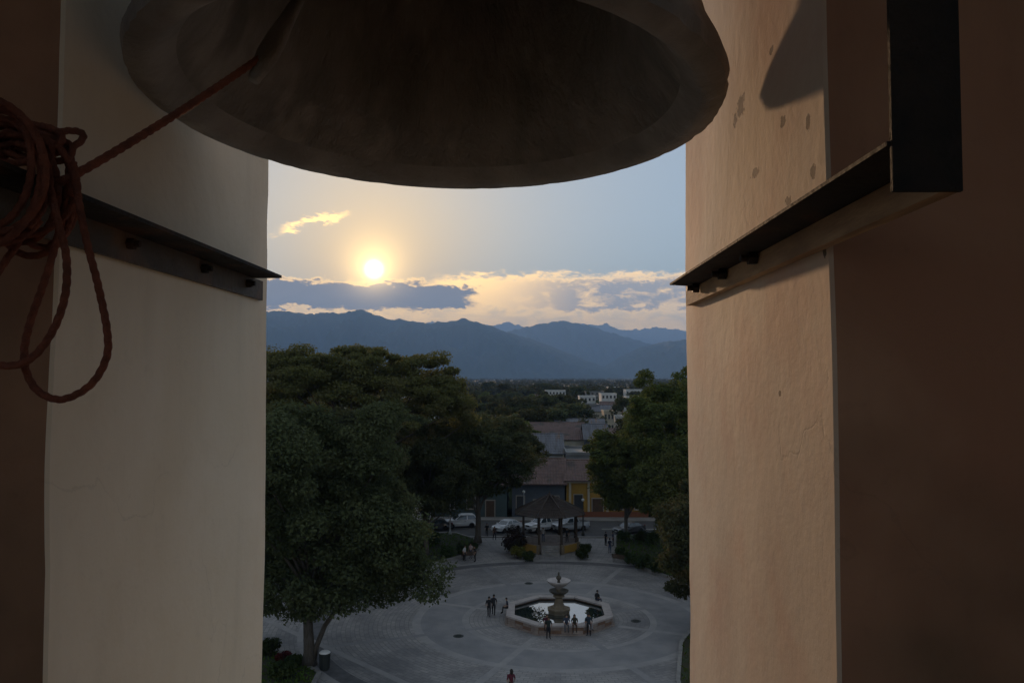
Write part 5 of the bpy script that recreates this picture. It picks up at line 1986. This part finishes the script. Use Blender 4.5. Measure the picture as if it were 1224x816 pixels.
def person(label, kind, p, rz, shirt, trousers, seed, hair='short', height=1.0, group=None):
    rng = np.random.default_rng(seed)
    J = pose(kind, rng)
    t = thing('person', label, 'person', p, rz, group)
    t.scale = (height,) * 3
    names = list(J)
    me = bpy.data.meshes.new('skeleton')
    me.from_pydata([J[k] for k in names], [(names.index(a), names.index(b)) for a, b, _ in BONES], [])
    o = bpy.data.objects.new('body', me)
    COL.objects.link(o)
    md = o.modifiers.new('Skin', 'SKIN')
    md.use_smooth_shade = True
    md.branch_smoothing = 0.4
    for i, k in enumerate(names):
        r = RAD[k[:3]]
        sv = me.skin_vertices[0].data[i]
        sv.radius = r
        sv.use_root = (k == 'pel')
    o.modifiers.new('Sub', 'SUBSURF').levels = 1
    dg = bpy.context.evaluated_depsgraph_get()
    dg.update()
    bm_ = bpy.data.meshes.new_from_object(o.evaluated_get(dg))
    bm_.name = 'body'
    bpy.data.objects.remove(o)
    bpy.data.meshes.remove(me)
    sk = SKIN[seed % 2]
    # fingers, nose and ears belong to the same body mesh
    b = bmesh.new()
    b.from_mesh(bm_)
    nb = len(b.faces)
    for s, n in ((-1, 'L'), (1, 'R')):
        w, e = Vector(J['wri' + n]), Vector(J['elb' + n])
        d = (w - e).normalized()
        side = d.cross(Vector((s, 0, 0.2))).normalized()
        pal = d.cross(side).normalized()
        for k, (off, ln) in enumerate(((-0.030, .06), (-0.012, .085), (0.006, .092), (0.024, .085), (0.040, .065))):
            a = w + d * (0.055 if k else 0.02) + side * off
            dd = d if k else (d * 0.6 - side * 0.7).normalized()
            c1 = a + dd * ln * 0.55
            c2 = c1 + (dd * 0.8 + pal * 0.5).normalized() * ln * 0.45
            prev = None
            for cpt, rr in ((a - dd * 0.04, 0.011), (c1, 0.010), (c2, 0.007)):
                ring_ = [b.verts.new(cpt + side * rr * x + pal * rr * y) for x, y in ((-1, -1), (1, -1), (1, 1), (-1, 1))]
                if prev:
                    for i in range(4):
                        b.faces.new((prev[i], prev[(i + 1) % 4], ring_[(i + 1) % 4], ring_[i]))
                prev = ring_
            b.faces.new(prev)
    h = Vector(J['hed']) + Vector((0, 0, 0.03))
    v = [b.verts.new(h + Vector(q)) for q in ((0, -0.085, 0.035), (-0.016, -0.085, -0.012), (0.016, -0.085, -0.012), (0, -0.122, -0.008))]
    for q in ((0, 1, 3), (1, 2, 3), (2, 0, 3)):
        b.faces.new([v[i] for i in q])
    for s in (-1, 1):
        v = [b.verts.new(h + Vector((s * x, y, z))) for x, y, z in ((0.078, -0.015, 0.03), (0.102, 0.0, 0.035), (0.102, 0.0, -0.02), (0.078, -0.015, -0.03), (0.075, 0.02, 0.0))]
        for q in ((0, 1, 2, 3), (1, 4, 2), (0, 4, 1), (3, 2, 4)):
            b.faces.new([v[i] for i in q])
    b.to_mesh(bm_)
    b.free()
    for m_ in (sk, cloth(shirt), cloth(trousers), SHOE):
        bm_.materials.append(m_)
    idx = dict(S=0, T=1, P=2, F=3)
    segs = [(Vector(J[a]), Vector(J[c]), idx[z]) for a, c, z in BONES]
    for f in bm_.polygons:
        if f.index >= nb:
            f.material_index = 0
            continue
        best, bi = 9, 0
        for a, c, z in segs:
            ab = c - a
            u = max(0, min(1, (f.center - a).dot(ab) / ab.length_squared))
            dd = (f.center - (a + ab * u)).length
            if dd < best:
                best, bi = dd, z
        f.material_index = bi
        f.use_smooth = True
    add_obj('body', bm_, t)
    # hair
    mb = MB()
    pr = [(0.0, 0.125), (0.05, 0.115), (0.088, 0.07), (0.104, 0.02), (0.108, -0.02)]
    if hair == 'long':
        pr += [(0.105, -0.10), (0.10, -0.20), (0.07, -0.27)]
    mb.lathe(pr, 14)
    c = Vector(J['hed']) + Vector((0, 0.012, 0.035))
    vv_ = []
    for x, y, z in mb.v:
        if y < 0 and z < 0.05:                      # open at the face
            y = max(y, -0.055 if z > 0.0 else 0.0)
        vv_.append((c.x + x, c.y + y, c.z + z))
    mb.v = vv_
    mb.build('hair', HAIR, t, True)
    eb = MB()
    for s in (-1, 1):
        eb = MB().box((h.x + s * 0.034, h.y - 0.090, h.z + 0.022), (0.022, 0.014, 0.011))
        eb.build('eye', HAIR, t)
    return t


def P3(px, py, z=0.017):
    q = at_z(px, py, z)
    return (q.x, q.y, z)


BLK, NAVY, GRY, RED, WHT, BRN, DEN, TEAL = (0.02, 0.02, 0.022), (0.025, 0.03, 0.055), (0.10, 0.10, 0.11), (0.22, 0.035, 0.05), (0.55, 0.55, 0.55), (0.09, 0.06, 0.045), (0.05, 0.07, 0.12), (0.04, 0.09, 0.11)
person('person in black walking close beside another across the plaza left of the fountain', 'walk', P3(584.5, 737), R(175), BLK, BLK, 1)
person('person in dark grey walking close beside someone in black near the fountain', 'walk', P3(590, 735), R(178), (0.035, 0.035, 0.04), BLK, 2, height=1.03)
# on the coping of the fountain


def rim_seat(k, t, out=True):
    a, b = octa(RO - 0.10, k), octa(RO - 0.10, k + 1)
    p_ = a.lerp(b, t)
    d = ((a + b) / 2).normalized()
    return (FOUNT.x + p_.x, FOUNT.y + p_.y, 0.017 + 0.76), math.atan2(d.y, d.x) + math.pi / 2


def sit(label, k, t, shirt, trousers, seed, turn=0.0, **kw):
    p_, rz = rim_seat(k, t)
    return person(label, 'sit', p_, rz + turn, shirt, trousers, seed, **kw)


sit('person in a navy top sitting alone on the rim facing the walking pair', 3, 0.45, NAVY, BLK, 3)
sit('person in dark clothes sitting alone on the rim opposite the walking pair', 0, 0.35, BLK, NAVY, 4)
sit('long haired person in a wine red top sitting on the front rim of the fountain', 5, 0.18, (0.09, 0.02, 0.04), BLK, 5, hair='long')
person('person in a dark green top standing with legs apart at the front rim', 'stand', P3(655.5, 763), R(10), (0.025, 0.035, 0.03), BLK, 6)
sit('person in grey blue sitting on the front rim before the pedestal', 5, 0.62, (0.05, 0.06, 0.09), GRY, 7)
sit('person in olive top sitting beside the one in grey blue on the front rim', 5, 0.80, (0.05, 0.05, 0.035), BRN, 8, hair='long')
sit('person in dark teal top and pale trousers sitting at the corner of the front rim', 6, 0.10, TEAL, (0.35, 0.34, 0.36), 9)
person('person in a dark coat standing next to the one in pale trousers at the fountain', 'stand', P3(704, 759), R(-20), (0.03, 0.045, 0.06), BLK, 10)
person('person in a dark wine red top crossing the plaza in front of the fountain', 'walk', P3(611, 832), R(185), (0.11, 0.022, 0.035), BRN, 11, hair='long')
# by the beds and the street
person('person in navy standing on the path by the lawn of low shrubs', 'stand', P3(729, 661), R(200), NAVY, DEN, 12)
person('person in black standing with a friend at the corner of the shrub lawn', 'stand', P3(724, 652), R(120), BLK, BLK, 13)
person('person in a dark blue jacket facing the friend in black by the shrub lawn', 'stand', P3(733, 652.5), R(-100), (0.03, 0.04, 0.09), BLK, 14)
person('person in black walking on the path towards the parked cars', 'walk', P3(582, 641), R(0), BLK, BLK, 15)
person('person in brown walking towards the street a step behind the one in black', 'walk', P3(591, 645), R(20), BRN, NAVY, 16)
person('person in a white top standing at the bench below the corner tree', 'stand', P3(555, 670), R(60), WHT, BLK, 17)
person('person in a pale pink top standing beside the one in white at the bench', 'stand', P3(563, 667), R(-30), (0.45, 0.33, 0.30), DEN, 18, hair='long')
person('person with dark jacket standing at the end of the bench below the corner tree', 'stand', P3(568, 671), R(-80), BLK, BLK, 19)
person('person in a pale top standing inside the bandstand', 'stand', (KC.x - 0.8, KC.y - 1.2, 0.998), R(15), (0.40, 0.37, 0.34), DEN, 20)
person('person in black leaning by a column inside the bandstand', 'stand', (KC.x + 2.0, KC.y - 1.6, 0.998), R(-30), BLK, BLK, 21)
